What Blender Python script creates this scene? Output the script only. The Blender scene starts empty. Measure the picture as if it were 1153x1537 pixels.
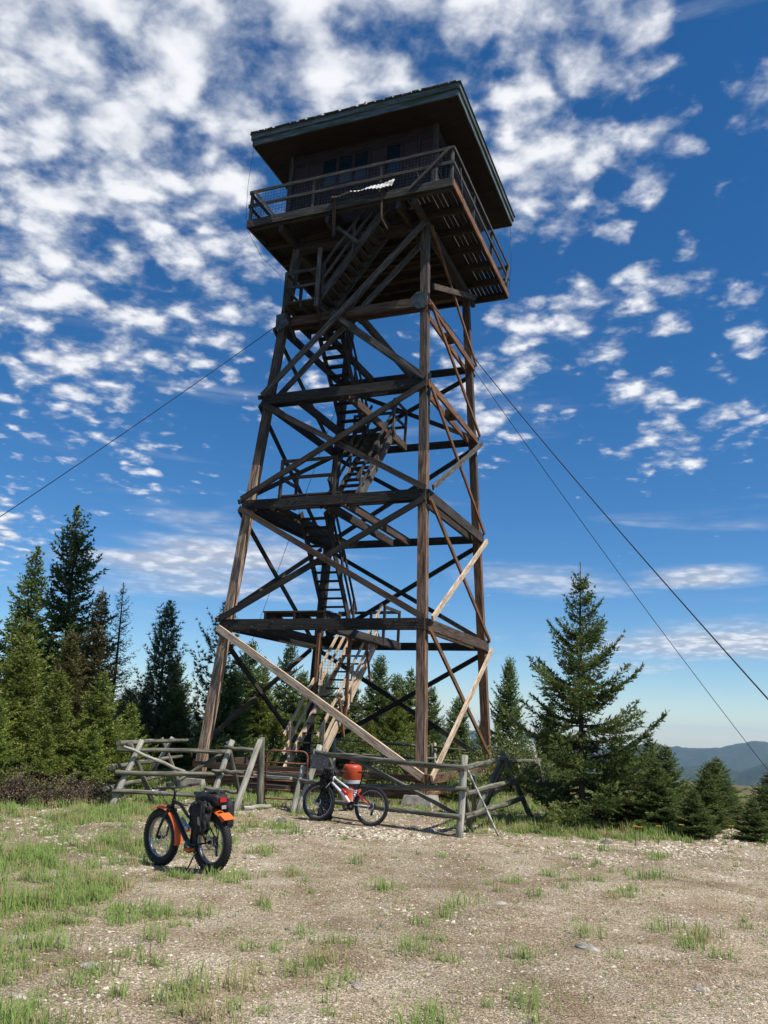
import bpy, math, random
import numpy as np
from mathutils import Vector, Matrix

# ------------------------------------------------------------------ camera, sky, sun, exposure
sc = bpy.context.scene
COL = sc.collection
R_ = math.radians
CAM_H = 1.955
PITCH, ROLL = R_(14.2974), R_(2.4443)
cam_d = bpy.data.cameras.new('camera')
cam = bpy.data.objects.new('camera', cam_d); COL.objects.link(cam); sc.camera = cam
fw = Vector((0, math.cos(PITCH), math.sin(PITCH))); up = Vector((0, -math.sin(PITCH), math.cos(PITCH))); rt = Vector((1, 0, 0))
cR = rt * math.cos(ROLL) + up * math.sin(ROLL); cU = up * math.cos(ROLL) - rt * math.sin(ROLL)
m = Matrix.Identity(4)
for i in range(3):
    m[i][0], m[i][1], m[i][2] = cR[i], cU[i], -fw[i]
m[2][3] = CAM_H
cam.matrix_world = m
cam_d.sensor_fit = 'HORIZONTAL'; cam_d.sensor_width = 36; cam_d.lens = 36 * 1239.89 / 1153
cam_d.clip_start = .05; cam_d.clip_end = 60000

SUN_EL, SUN_AZ = 57.0, -31.0           # azimuth from +x, anticlockwise
sd = Vector((math.cos(R_(SUN_EL)) * math.cos(R_(SUN_AZ)), math.cos(R_(SUN_EL)) * math.sin(R_(SUN_AZ)), math.sin(R_(SUN_EL))))
sun_d = bpy.data.lights.new('sun', 'SUN'); sun_d.energy = 4.8; sun_d.angle = R_(.5); sun_d.color = (1, .95, .87)
sun = bpy.data.objects.new('sun', sun_d); COL.objects.link(sun)
sun.rotation_euler = sd.to_track_quat('Z', 'Y').to_euler()

sc.view_settings.view_transform = 'Standard'; sc.view_settings.look = 'None'
sc.view_settings.exposure = 0.38; sc.view_settings.gamma = 1.0
sc.view_settings.use_curve_mapping = False

world = bpy.data.worlds.new('World'); sc.world = world; world.use_nodes = True
W = world.node_tree; W.nodes.clear()
def wn(t, **k):
    n = W.nodes.new(t)
    for a, v in k.items(): setattr(n, a, v)
    return n
def wl(a, b): W.links.new(a, b)
def wmath(op, a, b=None, c=None, clamp=False):
    n = wn('ShaderNodeMath', operation=op); n.use_clamp = clamp
    for i, v in enumerate((a, b, c)):
        if v is None: continue
        if hasattr(v, 'is_output'): wl(v, n.inputs[i])
        else: n.inputs[i].default_value = v
    return n.outputs[0]
def wsmooth(x, a, b, c=0.0, d=1.0):
    n = wn('ShaderNodeMapRange', interpolation_type='SMOOTHSTEP')
    wl(x, n.inputs[0])
    for i, v in enumerate((a, b, c, d)): n.inputs[i + 1].default_value = v
    return n.outputs[0]
sky = wn('ShaderNodeTexSky', sky_type='NISHITA'); sky.sun_disc = False
sky.sun_elevation = R_(SUN_EL); sky.sun_rotation = R_(90 - SUN_AZ)
sky.altitude = 1500; sky.air_density = 1.0; sky.dust_density = 0.2; sky.ozone_density = 4.5
hs = wn('ShaderNodeHueSaturation'); hs.inputs['Saturation'].default_value = 1.27; hs.inputs['Value'].default_value = 1.06
wl(sky.outputs[0], hs.inputs['Color'])
tc = wn('ShaderNodeTexCoord'); sep = wn('ShaderNodeSeparateXYZ'); wl(tc.outputs['Generated'], sep.inputs[0])
zc = wmath('MAXIMUM', sep.outputs[2], 0.03)
zc2 = wmath('ADD', zc, 0.13)
comb = wn('ShaderNodeCombineXYZ')
wl(wmath('DIVIDE', sep.outputs[0], zc2), comb.inputs[0]); wl(wmath('DIVIDE', sep.outputs[1], zc2), comb.inputs[1])
def wnoise(scale, detail, rough, off, src=None, dist=0.0, st=(1, 1, 1)):
    mp = wn('ShaderNodeMapping'); mp.inputs['Location'].default_value = off; mp.inputs['Scale'].default_value = st
    mp.inputs['Rotation'].default_value = (0, 0, R_(35))
    wl(src or comb.outputs[0], mp.inputs[0])
    n = wn('ShaderNodeTexNoise'); n.inputs['Scale'].default_value = scale; n.inputs['Detail'].default_value = detail
    n.inputs['Roughness'].default_value = rough; n.inputs['Distortion'].default_value = dist
    wl(mp.outputs[0], n.inputs['Vector']); return n.outputs[0]
# cloud coverage: banks of cloud placed by direction  (x, y, z, radius, strength, vertical squeeze)
BANKS = [(-.31, .71, .64, .30, 1.0, 1), (-.14, .72, .68, .26, 1.0, 1), (.01, .72, .70, .18, .8, 1), (.17, .70, .69, .15, .95, 1),
         (-.24, .76, .60, .24, .85, 1), (-.37, .79, .50, .25, .88, 1), (-.34, .85, .42, .19, .84, 1), (-.22, .84, .48, .17, .76, 1),
         (.16, .77, .60, .14, .85, 1), (.19, .80, .55, .09, .75, 1),
         (.27, .76, .60, .08, .75, 1), (.37, .70, .62, .075, .66, 1), (.30, .83, .47, .09, .68, 1), (.22, .86, .45, .10, .72, 1),
         (.15, .88, .43, .08, .70, 1), (.27, .89, .37, .09, .76, 1.6), (.32, .89, .33, .12, .76, 1.8), (.38, .87, .36, .09, .72, 1.6),
         (.12, .90, .38, .10, .78, 1), (.10, .93, .33, .07, .50, 1), (-.44, .88, .19, .10, .85, 1.6), (.40, .84, .44, .07, .55, 1.2),
         (-.20, .965, .17, .19, .85, 3.2), (-.08, .98, .15, .16, .55, 3.0), (.17, .97, .16, .14, .58, 3.5), (.33, .93, .105, .26, .85, 9),
         (.36, .91, .175, .09, .62, 5), (-.02, .70, .72, .24, .95, 1), (-.30, .93, .30, .12, .50, 1), (.05, .90, .42, .07, .45, 1), (-.12, .90, .40, .10, .52, 1), (.10, .99, .105, .14, .55, 8), (.30, .94, .072, .14, .5, 14)]
cov = None; low = None
for (x, y, z, r, s, k) in BANKS:
    mp = wn('ShaderNodeVectorMath', operation='MULTIPLY'); wl(tc.outputs['Generated'], mp.inputs[0]); mp.inputs[1].default_value = (1, 1, k)
    dn = wn('ShaderNodeVectorMath', operation='DISTANCE'); wl(mp.outputs[0], dn.inputs[0]); dn.inputs[1].default_value = (x, y, z * k)
    b = wsmooth(dn.outputs['Value'], r * 1.25, r * .15, 0, s)
    if k >= 3: low = b if low is None else wmath('MAXIMUM', low, b)
    else: cov = b if cov is None else wmath('MAXIMUM', cov, b)
# beyond the frame the same broken cloud goes on
side = wsmooth(sep.outputs[1], .72, .45, 0, .55)
cov = wmath('MAXIMUM', cov, side)
cells = wnoise(9.0, 6, .58, (3.1, 1.7, 0), dist=.3)
fine = wnoise(34, 6, .62, (7.1, 4.2, 0), dist=.25)
vor = wn('ShaderNodeTexVoronoi', feature='SMOOTH_F1'); vor.inputs['Scale'].default_value = 12.5; vor.inputs['Smoothness'].default_value = .45
vmix = wn('ShaderNodeVectorMath', operation='ADD')
nzc = wn('ShaderNodeTexNoise'); nzc.inputs['Scale'].default_value = 14; nzc.inputs['Detail'].default_value = 3; wl(comb.outputs[0], nzc.inputs['Vector'])
nsc = wn('ShaderNodeVectorMath', operation='SCALE'); wl(nzc.outputs['Color'], nsc.inputs[0]); nsc.inputs['Scale'].default_value = .13
wl(comb.outputs[0], vmix.inputs[0]); wl(nsc.outputs[0], vmix.inputs[1]); wl(vmix.outputs[0], vor.inputs['Vector'])
puff = wmath('SUBTRACT', .62, vor.outputs['Distance'])
n0 = wmath('ADD', wmath('MULTIPLY', cells, .80), wmath('MULTIPLY', fine, .42))
n0 = wmath('ADD', n0, wmath('MULTIPLY', puff, .62))
dens = wmath('ADD', n0, wmath('MULTIPLY', cov, .60))
alpha = wsmooth(dens, .94, 1.41)
thin = wsmooth(sep.outputs[2], .0, .25, .68, 1.0)
alpha = wmath('MULTIPLY', alpha, thin)
mpl = wn('ShaderNodeMapping'); mpl.inputs['Scale'].default_value = (3.2, 3.2, 30); mpl.inputs['Location'].default_value = (1.3, .4, 2.0); wl(tc.outputs['Generated'], mpl.inputs[0])
nl_ = wn('ShaderNodeTexNoise'); nl_.inputs['Scale'].default_value = 1.0; nl_.inputs['Detail'].default_value = 8; nl_.inputs['Roughness'].default_value = .52; nl_.inputs['Distortion'].default_value = .35; wl(mpl.outputs[0], nl_.inputs['Vector'])
alpha_l = wmath('MULTIPLY', wsmooth(wmath('ADD', nl_.outputs[0], wmath('MULTIPLY', low, .46)), .58, .95), .88)
alpha = wmath('MAXIMUM', alpha, alpha_l)
shade = wsmooth(wmath('ADD', wmath('MULTIPLY', puff, .7), wmath('MULTIPLY', cells, .9)), .36, .86)
cmix = wn('ShaderNodeMixRGB'); wl(shade, cmix.inputs[0]); cmix.inputs[1].default_value = (4.0, 4.5, 5.5, 1); cmix.inputs[2].default_value = (8.1, 8.25, 8.6, 1)
smix = wn('ShaderNodeMixRGB'); wl(alpha, smix.inputs[0]); wl(hs.outputs[0], smix.inputs[1]); wl(cmix.outputs[0], smix.inputs[2])
bg = wn('ShaderNodeBackground'); bg.inputs['Strength'].default_value = 0.088; wl(smix.outputs[0], bg.inputs['Color'])
wo = wn('ShaderNodeOutputWorld'); wl(bg.outputs[0], wo.inputs['Surface'])

rnd = random.Random(7)
npr = np.random.default_rng(11)

# ------------------------------------------------------------------ materials
def mat_base(name):
    mt = bpy.data.materials.new(name); mt.use_nodes = True
    nt = mt.node_tree; b = nt.nodes['Principled BSDF']
    return mt, nt, b
def N(nt, t, ins=None, **k):
    n = nt.nodes.new(t)
    for a, v in k.items(): setattr(n, a, v)
    for a, v in (ins or {}).items():
        if hasattr(v, 'is_output'): nt.links.new(v, n.inputs[a])
        else: n.inputs[a].default_value = v
    return n
def ramp(nt, fac, stops):
    n = nt.nodes.new('ShaderNodeValToRGB'); nt.links.new(fac, n.inputs[0])
    el = n.color_ramp.elements
    while len(el) < len(stops): el.new(.5)
    for e, (p, c) in zip(el, stops): e.position = p; e.color = (*c, 1) if len(c) == 3 else c
    return n.outputs[0]
def wood(name, dark, mid, light, patch, patch_amt=.5, rough=.85, gs=22.0, crack=.5):
    mt, nt, b = mat_base(name)
    uv = N(nt, 'ShaderNodeTexCoord').outputs['UV']
    mp = N(nt, 'ShaderNodeMapping', {'Vector': uv, 'Scale': (1.1, gs, 1)}).outputs[0]
    g = N(nt, 'ShaderNodeTexNoise', {'Vector': mp, 'Scale': 1.6, 'Detail': 7.0, 'Roughness': .62, 'Distortion': .35}).outputs[0]
    col = ramp(nt, g, [(.36, dark), (.49, mid), (.64, light)])
    mp2 = N(nt, 'ShaderNodeMapping', {'Vector': uv, 'Scale': (.7, 3.2, 1)}).outputs[0]
    p = N(nt, 'ShaderNodeTexNoise', {'Vector': mp2, 'Scale': 1.3, 'Detail': 6.0, 'Roughness': .6}).outputs[0]
    pf = N(nt, 'ShaderNodeMapRange', {0: p, 1: .46, 2: .66, 3: 0.0, 4: patch_amt}).outputs[0]
    mx = N(nt, 'ShaderNodeMixRGB', {0: pf, 1: col, 2: (*patch, 1)}).outputs[0]
    mp3 = N(nt, 'ShaderNodeMapping', {'Vector': uv, 'Scale': (1.6, 42, 1)}).outputs[0]
    ck = N(nt, 'ShaderNodeTexNoise', {'Vector': mp3, 'Scale': 1.0, 'Detail': 3.0, 'Roughness': .5}).outputs[0]
    cf = N(nt, 'ShaderNodeMapRange', {0: ck, 1: .40, 2: .33, 3: 0.0, 4: crack}).outputs[0]
    mx2 = N(nt, 'ShaderNodeMixRGB', {0: cf, 1: mx, 2: (dark[0] * .3, dark[1] * .3, dark[2] * .3, 1)}).outputs[0]
    nt.links.new(mx2, b.inputs['Base Color']); b.inputs['Roughness'].default_value = rough
    kn = N(nt, 'ShaderNodeTexVoronoi', {'Vector': N(nt, 'ShaderNodeMapping', {'Vector': uv, 'Scale': (1.0, 2.6, 1)}).outputs[0], 'Scale': 2.2, 'Randomness': 1.0}).outputs['Distance']
    kf = N(nt, 'ShaderNodeMapRange', {0: kn, 1: .10, 2: .05, 3: 0.0, 4: .7}).outputs[0]
    mx2 = N(nt, 'ShaderNodeMixRGB', {0: kf, 1: mx2, 2: (dark[0] * .5, dark[1] * .45, dark[2] * .4, 1)}).outputs[0]
    nt.links.new(mx2, b.inputs['Base Color'])
    bp = N(nt, 'ShaderNodeBump', {'Height': N(nt, 'ShaderNodeMath', {0: g, 1: cf}, operation='SUBTRACT').outputs[0], 'Strength': .9, 'Distance': .02}).outputs[0]
    nt.links.new(bp, b.inputs['Normal'])
    return mt
def plain(name, c, rough=.6, metal=0.0, var=.25, vs=8.0, c2=None, bump=.2, lo=.4, hi=.62, trans=0.0):
    mt, nt, b = mat_base(name)
    oc = N(nt, 'ShaderNodeTexCoord').outputs['Object']
    n = N(nt, 'ShaderNodeTexNoise', {'Vector': oc, 'Scale': vs, 'Detail': 7.0, 'Roughness': .65}).outputs[0]
    c2 = c2 or tuple(x * (1 - var) for x in c)
    col = ramp(nt, n, [(lo, c2), (hi, c)])
    nt.links.new(col, b.inputs['Base Color']); b.inputs['Roughness'].default_value = rough; b.inputs['Metallic'].default_value = metal
    if trans: b.inputs['Transmission Weight'].default_value = trans
    if bump:
        bp = N(nt, 'ShaderNodeBump', {'Height': n, 'Strength': bump, 'Distance': .01}).outputs[0]
        nt.links.new(bp, b.inputs['Normal'])
    return mt
def foliage(name, c_dark, c_mid, c_light, hue=.02, transl=.36, rough=.55):
    mt, nt, b = mat_base(name)
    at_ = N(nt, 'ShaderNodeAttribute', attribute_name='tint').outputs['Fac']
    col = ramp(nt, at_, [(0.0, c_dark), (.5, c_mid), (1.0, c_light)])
    oi = N(nt, 'ShaderNodeObjectInfo').outputs['Random']
    h = N(nt, 'ShaderNodeMapRange', {0: oi, 1: 0.0, 2: 1.0, 3: .5 - hue, 4: .5 + hue * .1}).outputs[0]
    v = N(nt, 'ShaderNodeMapRange', {0: oi, 1: 0.0, 2: 1.0, 3: .85, 4: 1.12}).outputs[0]
    hsn = N(nt, 'ShaderNodeHueSaturation', {'Color': col, 'Hue': h, 'Value': v}).outputs[0]
    nt.links.new(hsn, b.inputs['Base Color']); b.inputs['Roughness'].default_value = rough
    b.inputs['Specular IOR Level'].default_value = .3
    tr = N(nt, 'ShaderNodeBsdfTranslucent', {'Color': hsn}).outputs[0]
    ms = N(nt, 'ShaderNodeMixShader', {0: transl, 1: b.outputs[0], 2: tr}).outputs[0]
    nt.links.new(ms, nt.nodes['Material Output'].inputs['Surface'])
    return mt

M = {}
M['leg_wood'] = wood('leg_wood', (.02, .010, .006), (.13, .065, .034), (.30, .17, .10), (.27, .22, .17), .6, gs=13, crack=.85)
M['leg_pale'] = wood('leg_pale', (.05, .03, .018), (.28, .19, .125), (.56, .44, .32), (.26, .11, .045), .55, gs=13, crack=.85)  # tan-grey weathered wood, coloured lighter to stand in for sun on it
M['leg_shaded'] = wood('leg_shaded', (.012, .010, .008), (.055, .041, .031), (.14, .11, .09), (.10, .05, .028), .5, gs=16)  # upper leg wood, greyed dark so its colour holds the cab's shade
M['leg_wood_orange'] = wood('leg_wood_orange', (.03, .014, .007), (.16, .075, .034), (.30, .16, .08), (.07, .035, .02), .55, gs=16)
M['dark_wood'] = wood('dark_wood', (.006, .004, .003), (.022, .015, .011), (.062, .045, .033), (.085, .066, .052), .5)
M['black_wood'] = wood('black_wood', (.004, .0035, .003), (.012, .010, .008), (.04, .031, .025), (.05, .042, .034), .35)
M['brown_wood'] = wood('brown_wood', (.010, .006, .004), (.050, .027, .015), (.14, .08, .045), (.10, .08, .062), .5)  # brown timber, darkened further so upper tower shade sits in its colour
M['grey_wood'] = wood('grey_wood', (.018, .015, .013), (.070, .061, .052), (.20, .18, .155), (.03, .025, .02), .55)  # weathered grey with the upper tower's shade mixed into its tones
M['orange_wood'] = wood('orange_wood', (.03, .012, .005), (.17, .072, .028), (.32, .16, .075), (.05, .025, .014), .55)
M['new_wood'] = wood('new_wood', (.20, .12, .07), (.55, .41, .28), (.70, .58, .45), (.33, .20, .11), .4, crack=.7)
M['log_wood'] = wood('log_wood', (.035, .034, .024), (.11, .105, .078), (.23, .215, .17), (.055, .062, .036), .6, gs=9)
M['log_pale'] = wood('log_pale', (.15, .14, .11), (.30, .29, .24), (.42, .40, .34), (.20, .20, .15), .5, gs=9)
M['sill_log'] = wood('sill_log', (.03, .014, .008), (.13, .065, .034), (.27, .15, .08), (.05, .03, .02), .6, gs=9)
M['rim_wood'] = wood('rim_wood', (.010, .009, .008), (.036, .033, .029), (.12, .11, .095), (.015, .013, .012), .6)  # catwalk timber, colour lowered to include the shade high on the tower
M['deck_wood'] = wood('deck_wood', (.006, .005, .004), (.018, .014, .012), (.04, .032, .026), (.01, .008, .007), .5)  # near black: the shade under the deck is part of this colour
M['cab_wood'] = wood('cab_wood', (.008, .005, .006), (.026, .016, .018), (.055, .034, .036), (.018, .012, .015), .5)  # wall wood, shade below the roof overhang painted into its dark tones
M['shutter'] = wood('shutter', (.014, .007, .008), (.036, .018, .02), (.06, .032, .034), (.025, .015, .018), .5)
M['soffit'] = wood('soffit', (.006, .003, .003), (.016, .007, .006), (.026, .012, .010), (.010, .005, .005), .5, gs=5)  # reddish plywood, tone dropped to paint in the underside shade
M['rust'] = plain('rust', (.27, .11, .065), .7, .2, c2=(.08, .03, .02), vs=12)
M['concrete'] = plain('concrete', (.36, .33, .29), .95, c2=(.20, .18, .15), vs=7, bump=.5)
M['stone'] = plain('stone', (.42, .38, .33), .9, c2=(.22, .19, .16), vs=18, bump=.6)
M['stone_dark'] = plain('stone_dark', (.16, .14, .12), .9, c2=(.08, .07, .06), vs=18, bump=.6)
M['cable'] = plain('cable', (.03, .03, .033), .5, .6)
M['bright_cable'] = plain('bright_cable', (.5, .5, .5), .4, .8)
M['glass'] = plain('glass', (.012, .022, .032), .08, 0, bump=0, vs=2)
M['plate'] = plain('plate', (.07, .105, .12), .6, .2, c2=(.03, .035, .035), vs=6)
M['roofing'] = plain('roofing', (.10, .10, .09), .95, c2=(.05, .055, .045), vs=5, bump=.6)
M['sheet'] = plain('sheet', (.80, .79, .75), .6, 0, c2=(.30, .27, .22), vs=5)
M['wire'] = plain('wire', (.12, .12, .12), .5, .7, bump=0)
M['rubber'] = plain('rubber', (.022, .022, .023), .8, vs=30)
M['black'] = plain('black', (.016, .016, .018), .35, vs=5, bump=0)
M['black_metal'] = plain('black_metal', (.02, .02, .022), .35, .5, vs=5, bump=0)
M['fabric'] = plain('fabric', (.014, .014, .016), .75, vs=26, bump=.6)
M['orange_paint'] = plain('orange_paint', (.75, .145, .03), .38, vs=5, var=.15, bump=0)
M['orange_plastic'] = plain('orange_plastic', (.50, .065, .016), .45, vs=6, var=.3, bump=0)
M['white_band'] = plain('white_band', (.48, .49, .50), .4, vs=8)
M['silver'] = plain('silver', (.55, .55, .56), .25, .9, bump=0)
M['rim_metal'] = plain('rim_metal', (.32, .32, .33), .3, .7, bump=0)
M['white_paint'] = plain('white_paint', (.75, .75, .76), .3, vs=4, var=.1, bump=0)
M['red_paint'] = plain('red_paint', (.55, .02, .03), .35, vs=4, bump=0)
M['reflector'] = plain('reflector', (.5, .01, .01), .15, bump=0)
M['lens_clear'] = plain('lens_clear', (.30, .30, .32), .15, bump=0)
M['bark'] = plain('bark', (.10, .07, .05), .95, c2=(.035, .025, .018), vs=14, bump=.8)
M['pole_white'] = plain('pole_white', (.62, .62, .6), .6, c2=(.22, .2, .18), vs=9)
# painted fascia with moss and peeling
mt, nt, b = mat_base('fascia_paint')
uv = N(nt, 'ShaderNodeTexCoord').outputs['UV']
n1 = N(nt, 'ShaderNodeTexNoise', {'Vector': N(nt, 'ShaderNodeMapping', {'Vector': uv, 'Scale': (1.0, 7, 1)}).outputs[0], 'Scale': 1.6, 'Detail': 8.0, 'Roughness': .65}).outputs[0]
c1 = ramp(nt, n1, [(.38, (.035, .03, .025)), (.45, (.055, .075, .08)), (.56, (.085, .12, .13)), (.68, (.17, .185, .175))])
n2 = N(nt, 'ShaderNodeTexNoise', {'Vector': N(nt, 'ShaderNodeMapping', {'Vector': uv, 'Scale': (.5, 3, 1), 'Location': (4, 2, 0)}).outputs[0], 'Scale': 1.2, 'Detail': 5.0}).outputs[0]
mf = N(nt, 'ShaderNodeMapRange', {0: n2, 1: .54, 2: .60}).outputs[0]
nt.links.new(N(nt, 'ShaderNodeMixRGB', {0: mf, 1: c1, 2: (.035, .055, .02, 1)}).outputs[0], b.inputs['Base Color']); b.inputs['Roughness'].default_value = .6
M['fascia'] = mt
# weathered picture board
mt, nt, b = mat_base('sign_face')
oc = N(nt, 'ShaderNodeTexCoord').outputs['Object']
n1 = N(nt, 'ShaderNodeTexNoise', {'Vector': N(nt, 'ShaderNodeMapping', {'Vector': oc, 'Scale': (1, 1, 3)}).outputs[0], 'Scale': 16.0, 'Detail': 8.0, 'Roughness': .7}).outputs[0]
c1 = ramp(nt, n1, [(.36, (.03, .03, .03)), (.5, (.12, .115, .11)), (.66, (.34, .33, .31))])
n2 = N(nt, 'ShaderNodeTexNoise', {'Vector': oc, 'Scale': 10.0, 'Detail': 6.0, 'Roughness': .7}).outputs[0]
mf = N(nt, 'ShaderNodeMapRange', {0: n2, 1: .56, 2: .64}).outputs[0]
nt.links.new(N(nt, 'ShaderNodeMixRGB', {0: mf, 1: c1, 2: (.42, .12, .04, 1)}).outputs[0], b.inputs['Base Color'])
M['sign_face'] = mt
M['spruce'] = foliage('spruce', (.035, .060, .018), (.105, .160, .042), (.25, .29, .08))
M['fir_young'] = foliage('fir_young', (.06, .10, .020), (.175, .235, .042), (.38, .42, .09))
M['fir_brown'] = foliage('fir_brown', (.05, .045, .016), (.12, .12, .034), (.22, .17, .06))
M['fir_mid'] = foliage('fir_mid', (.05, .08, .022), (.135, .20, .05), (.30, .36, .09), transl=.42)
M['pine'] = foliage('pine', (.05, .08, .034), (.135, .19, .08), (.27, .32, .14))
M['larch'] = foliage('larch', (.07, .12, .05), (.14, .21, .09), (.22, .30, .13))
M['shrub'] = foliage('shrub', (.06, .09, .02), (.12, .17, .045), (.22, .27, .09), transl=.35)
M['brush_dry'] = foliage('brush_dry', (.05, .035, .02), (.11, .08, .05), (.19, .15, .10), transl=.05)
M['grass'] = foliage('grass', (.36, .29, .15), (.20, .25, .075), (.20, .31, .07), hue=0, transl=.35)
M['straw'] = foliage('straw', (.26, .20, .13), (.42, .34, .22), (.58, .49, .34), hue=0, transl=.1)
M['flower_white'] = plain('flower_white', (.75, .75, .68), .6, bump=0)
M['flower_yellow'] = plain('flower_yellow', (.75, .42, .02), .6, bump=0)
M['gravel'] = foliage('gravel', (.17, .13, .09), (.50, .425, .325), (.68, .62, .52), hue=0, transl=0.0, rough=.9)

# ------------------------------------------------------------------ mesh helpers
def npmesh(name, V, tris, mat, parent=None, tint=None, smooth=False, quads=False, link=True):
    V = np.asarray(V, np.float32); F = np.asarray(tris, np.int32); k = F.shape[1]
    me = bpy.data.meshes.new(name)
    me.vertices.add(len(V)); me.vertices.foreach_set('co', V.ravel())
    me.loops.add(F.size); me.loops.foreach_set('vertex_index', F.ravel())
    me.polygons.add(len(F)); me.polygons.foreach_set('loop_start', np.arange(0, F.size, k, dtype=np.int32))
    me.update(calc_edges=True)
    if smooth: me.polygons.foreach_set('use_smooth', np.ones(len(F), bool))
    if tint is not None:
        a = me.attributes.new('tint', 'FLOAT', 'POINT'); a.data.foreach_set('value', np.asarray(tint, np.float32))
    me.materials.append(mat)
    if not link: return me
    o = bpy.data.objects.new(name, me); COL.objects.link(o)
    if parent: o.parent = parent
    return o
class MB:
    def __init__(s): s.v = []; s.f = []; s.uv = []; s.sm = []
    def _add(s, vs, fs, uvs, smooth=False):
        b0 = len(s.v); s.v += [tuple(v) for v in vs]
        for f, u in zip(fs, uvs):
            s.f.append([b0 + i for i in f]); s.uv.append(u); s.sm.append(smooth)
        return s
    def beam(s, p0, p1, w, h, up=(0, 0, 1), w1=None, h1=None):
        p0 = Vector(p0); p1 = Vector(p1); a = p1 - p0; L = a.length; a.normalize()
        sd_ = a.cross(Vector(up))
        if sd_.length < 1e-3: sd_ = a.cross(Vector((1, 0, 0)))
        sd_.normalize(); u2 = sd_.cross(a).normalized()
        w1 = w1 or w; h1 = h1 or h; vs = []
        for p, ww, hh in ((p0, w, h), (p1, w1, h1)):
            for (i, j) in ((-1, -1), (1, -1), (1, 1), (-1, 1)):
                vs.append(p + sd_ * (ww / 2 * i) + u2 * (hh / 2 * j))
        o1, o2 = rnd.uniform(0, 50), rnd.uniform(0, 50); fs = []; uvs = []
        per = [0, w, w + h, 2 * w + h, 2 * w + 2 * h]
        for i in range(4):
            j = (i + 1) % 4
            fs.append((i, j, j + 4, i + 4)); a0, a1 = per[i] + o2, per[i + 1] + o2
            uvs.append([(o1, a0), (o1, a1), (o1 + L, a1), (o1 + L, a0)])
        for f in ((3, 2, 1, 0), (4, 5, 6, 7)):
            fs.append(f); uvs.append([(o1, o2), (o1, o2 + w), (o1 + h * .1, o2 + w), (o1 + h * .1, o2)])
        return s._add(vs, fs, uvs)
    def box(s, c, d, rz=0):
        c = Vector(c); ax = Vector((math.cos(rz), math.sin(rz), 0))
        return s.beam(c - ax * d[0] / 2, c + ax * d[0] / 2, d[1], d[2])
    def tube(s, pts, r, n=8, caps=True, smooth=True, flat=1.0):
        pts = [Vector(p) for p in pts]; k = len(pts)
        rs = r if isinstance(r, (list, tuple)) else [r] * k
        vs = []; o1, o2 = rnd.uniform(0, 50), rnd.uniform(0, 50); d = 0; ds = []
        prev = None
        for i, p in enumerate(pts):
            t = (pts[min(i + 1, k - 1)] - pts[max(i - 1, 0)]).normalized()
            if prev is None:
                a = t.cross(Vector((0, 0, 1)));
                if a.length < .05: a = t.cross(Vector((1, 0, 0)))
                a.normalize()
            else: a = (prev - t * prev.dot(t)).normalized()
            prev = a; b2 = t.cross(a)
            if i: d += (pts[i] - pts[i - 1]).length
            ds.append(d)
            for q in range(n):
                an = 2 * math.pi * q / n
                vs.append(p + a * (math.cos(an) * rs[i]) + b2 * (math.sin(an) * rs[i] * flat))
        fs = []; uvs = []; per = 2 * math.pi * max(rs)
        for i in range(k - 1):
            for q in range(n):
                q2 = (q + 1) % n
                fs.append((i * n + q, i * n + q2, (i + 1) * n + q2, (i + 1) * n + q))
                a0, a1 = o2 + per * q / n, o2 + per * (q + 1) / n
                uvs.append([(o1 + ds[i], a0), (o1 + ds[i], a1), (o1 + ds[i + 1], a1), (o1 + ds[i + 1], a0)])
        s._add(vs, fs, uvs, smooth)
        if caps:
            b0 = len(s.v) - len(vs)
            for base, rev in ((0, True), ((k - 1) * n, False)):
                f = [b0 + base + q for q in range(n)]
                if rev: f.reverse()
                s.f.append(f); s.uv.append([(o1, o2 + .1 * q) for q in range(n)]); s.sm.append(False)
        return s
    def log(s, p0, p1, r0, r1, n=9, wob=.012, seg=6):
        p0 = Vector(p0); p1 = Vector(p1)
        pts = []; rs = []
        for i in range(seg + 1):
            t = i / seg; j = Vector((rnd.uniform(-1, 1), rnd.uniform(-1, 1), rnd.uniform(-1, 1))) * wob * (0 if i in (0, seg) else 1)
            pts.append(p0.lerp(p1, t) + j); rs.append((r0 + (r1 - r0) * t) * rnd.uniform(.94, 1.06))
        return s.tube(pts, rs, n)
    def quad(s, a, b_, c, d, uv=None):
        return s._add([a, b_, c, d], [(0, 1, 2, 3)], [uv or [(0, 0), (1, 0), (1, 1), (0, 1)]])
    def poly_prism(s, pts, thick):          # pts: list of 3-D points of a planar outline; thick: offset vector
        n = len(pts); pts = [Vector(p) for p in pts]; th = Vector(thick)
        vs = [p - th / 2 for p in pts] + [p + th / 2 for p in pts]
        fs = [list(range(n))[::-1], [n + i for i in range(n)]] + [(i, (i + 1) % n, n + (i + 1) % n, n + i) for i in range(n)]
        return s._add(vs, fs, [[(vs[i][0] + vs[i][1], vs[i][2]) for i in f] for f in fs])
    def lathe(s, prof, c=(0, 0, 0), n=20, axis='z', smooth=True):
        vs = []
        for (r, z) in prof:
            for q in range(n):
                a = 2 * math.pi * q / n
                if axis == 'z': vs.append((c[0] + r * math.cos(a), c[1] + r * math.sin(a), c[2] + z))
                else: vs.append((c[0] + r * math.cos(a), c[1] + z, c[2] + r * math.sin(a)))
        fs = []
        for i in range(len(prof) - 1):
            for q in range(n):
                q2 = (q + 1) % n; fs.append((i * n + q, i * n + q2, (i + 1) * n + q2, (i + 1) * n + q))
        return s._add(vs, fs, [[(0, 0), (0, 1), (1, 1), (1, 0)]] * len(fs), smooth)
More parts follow.
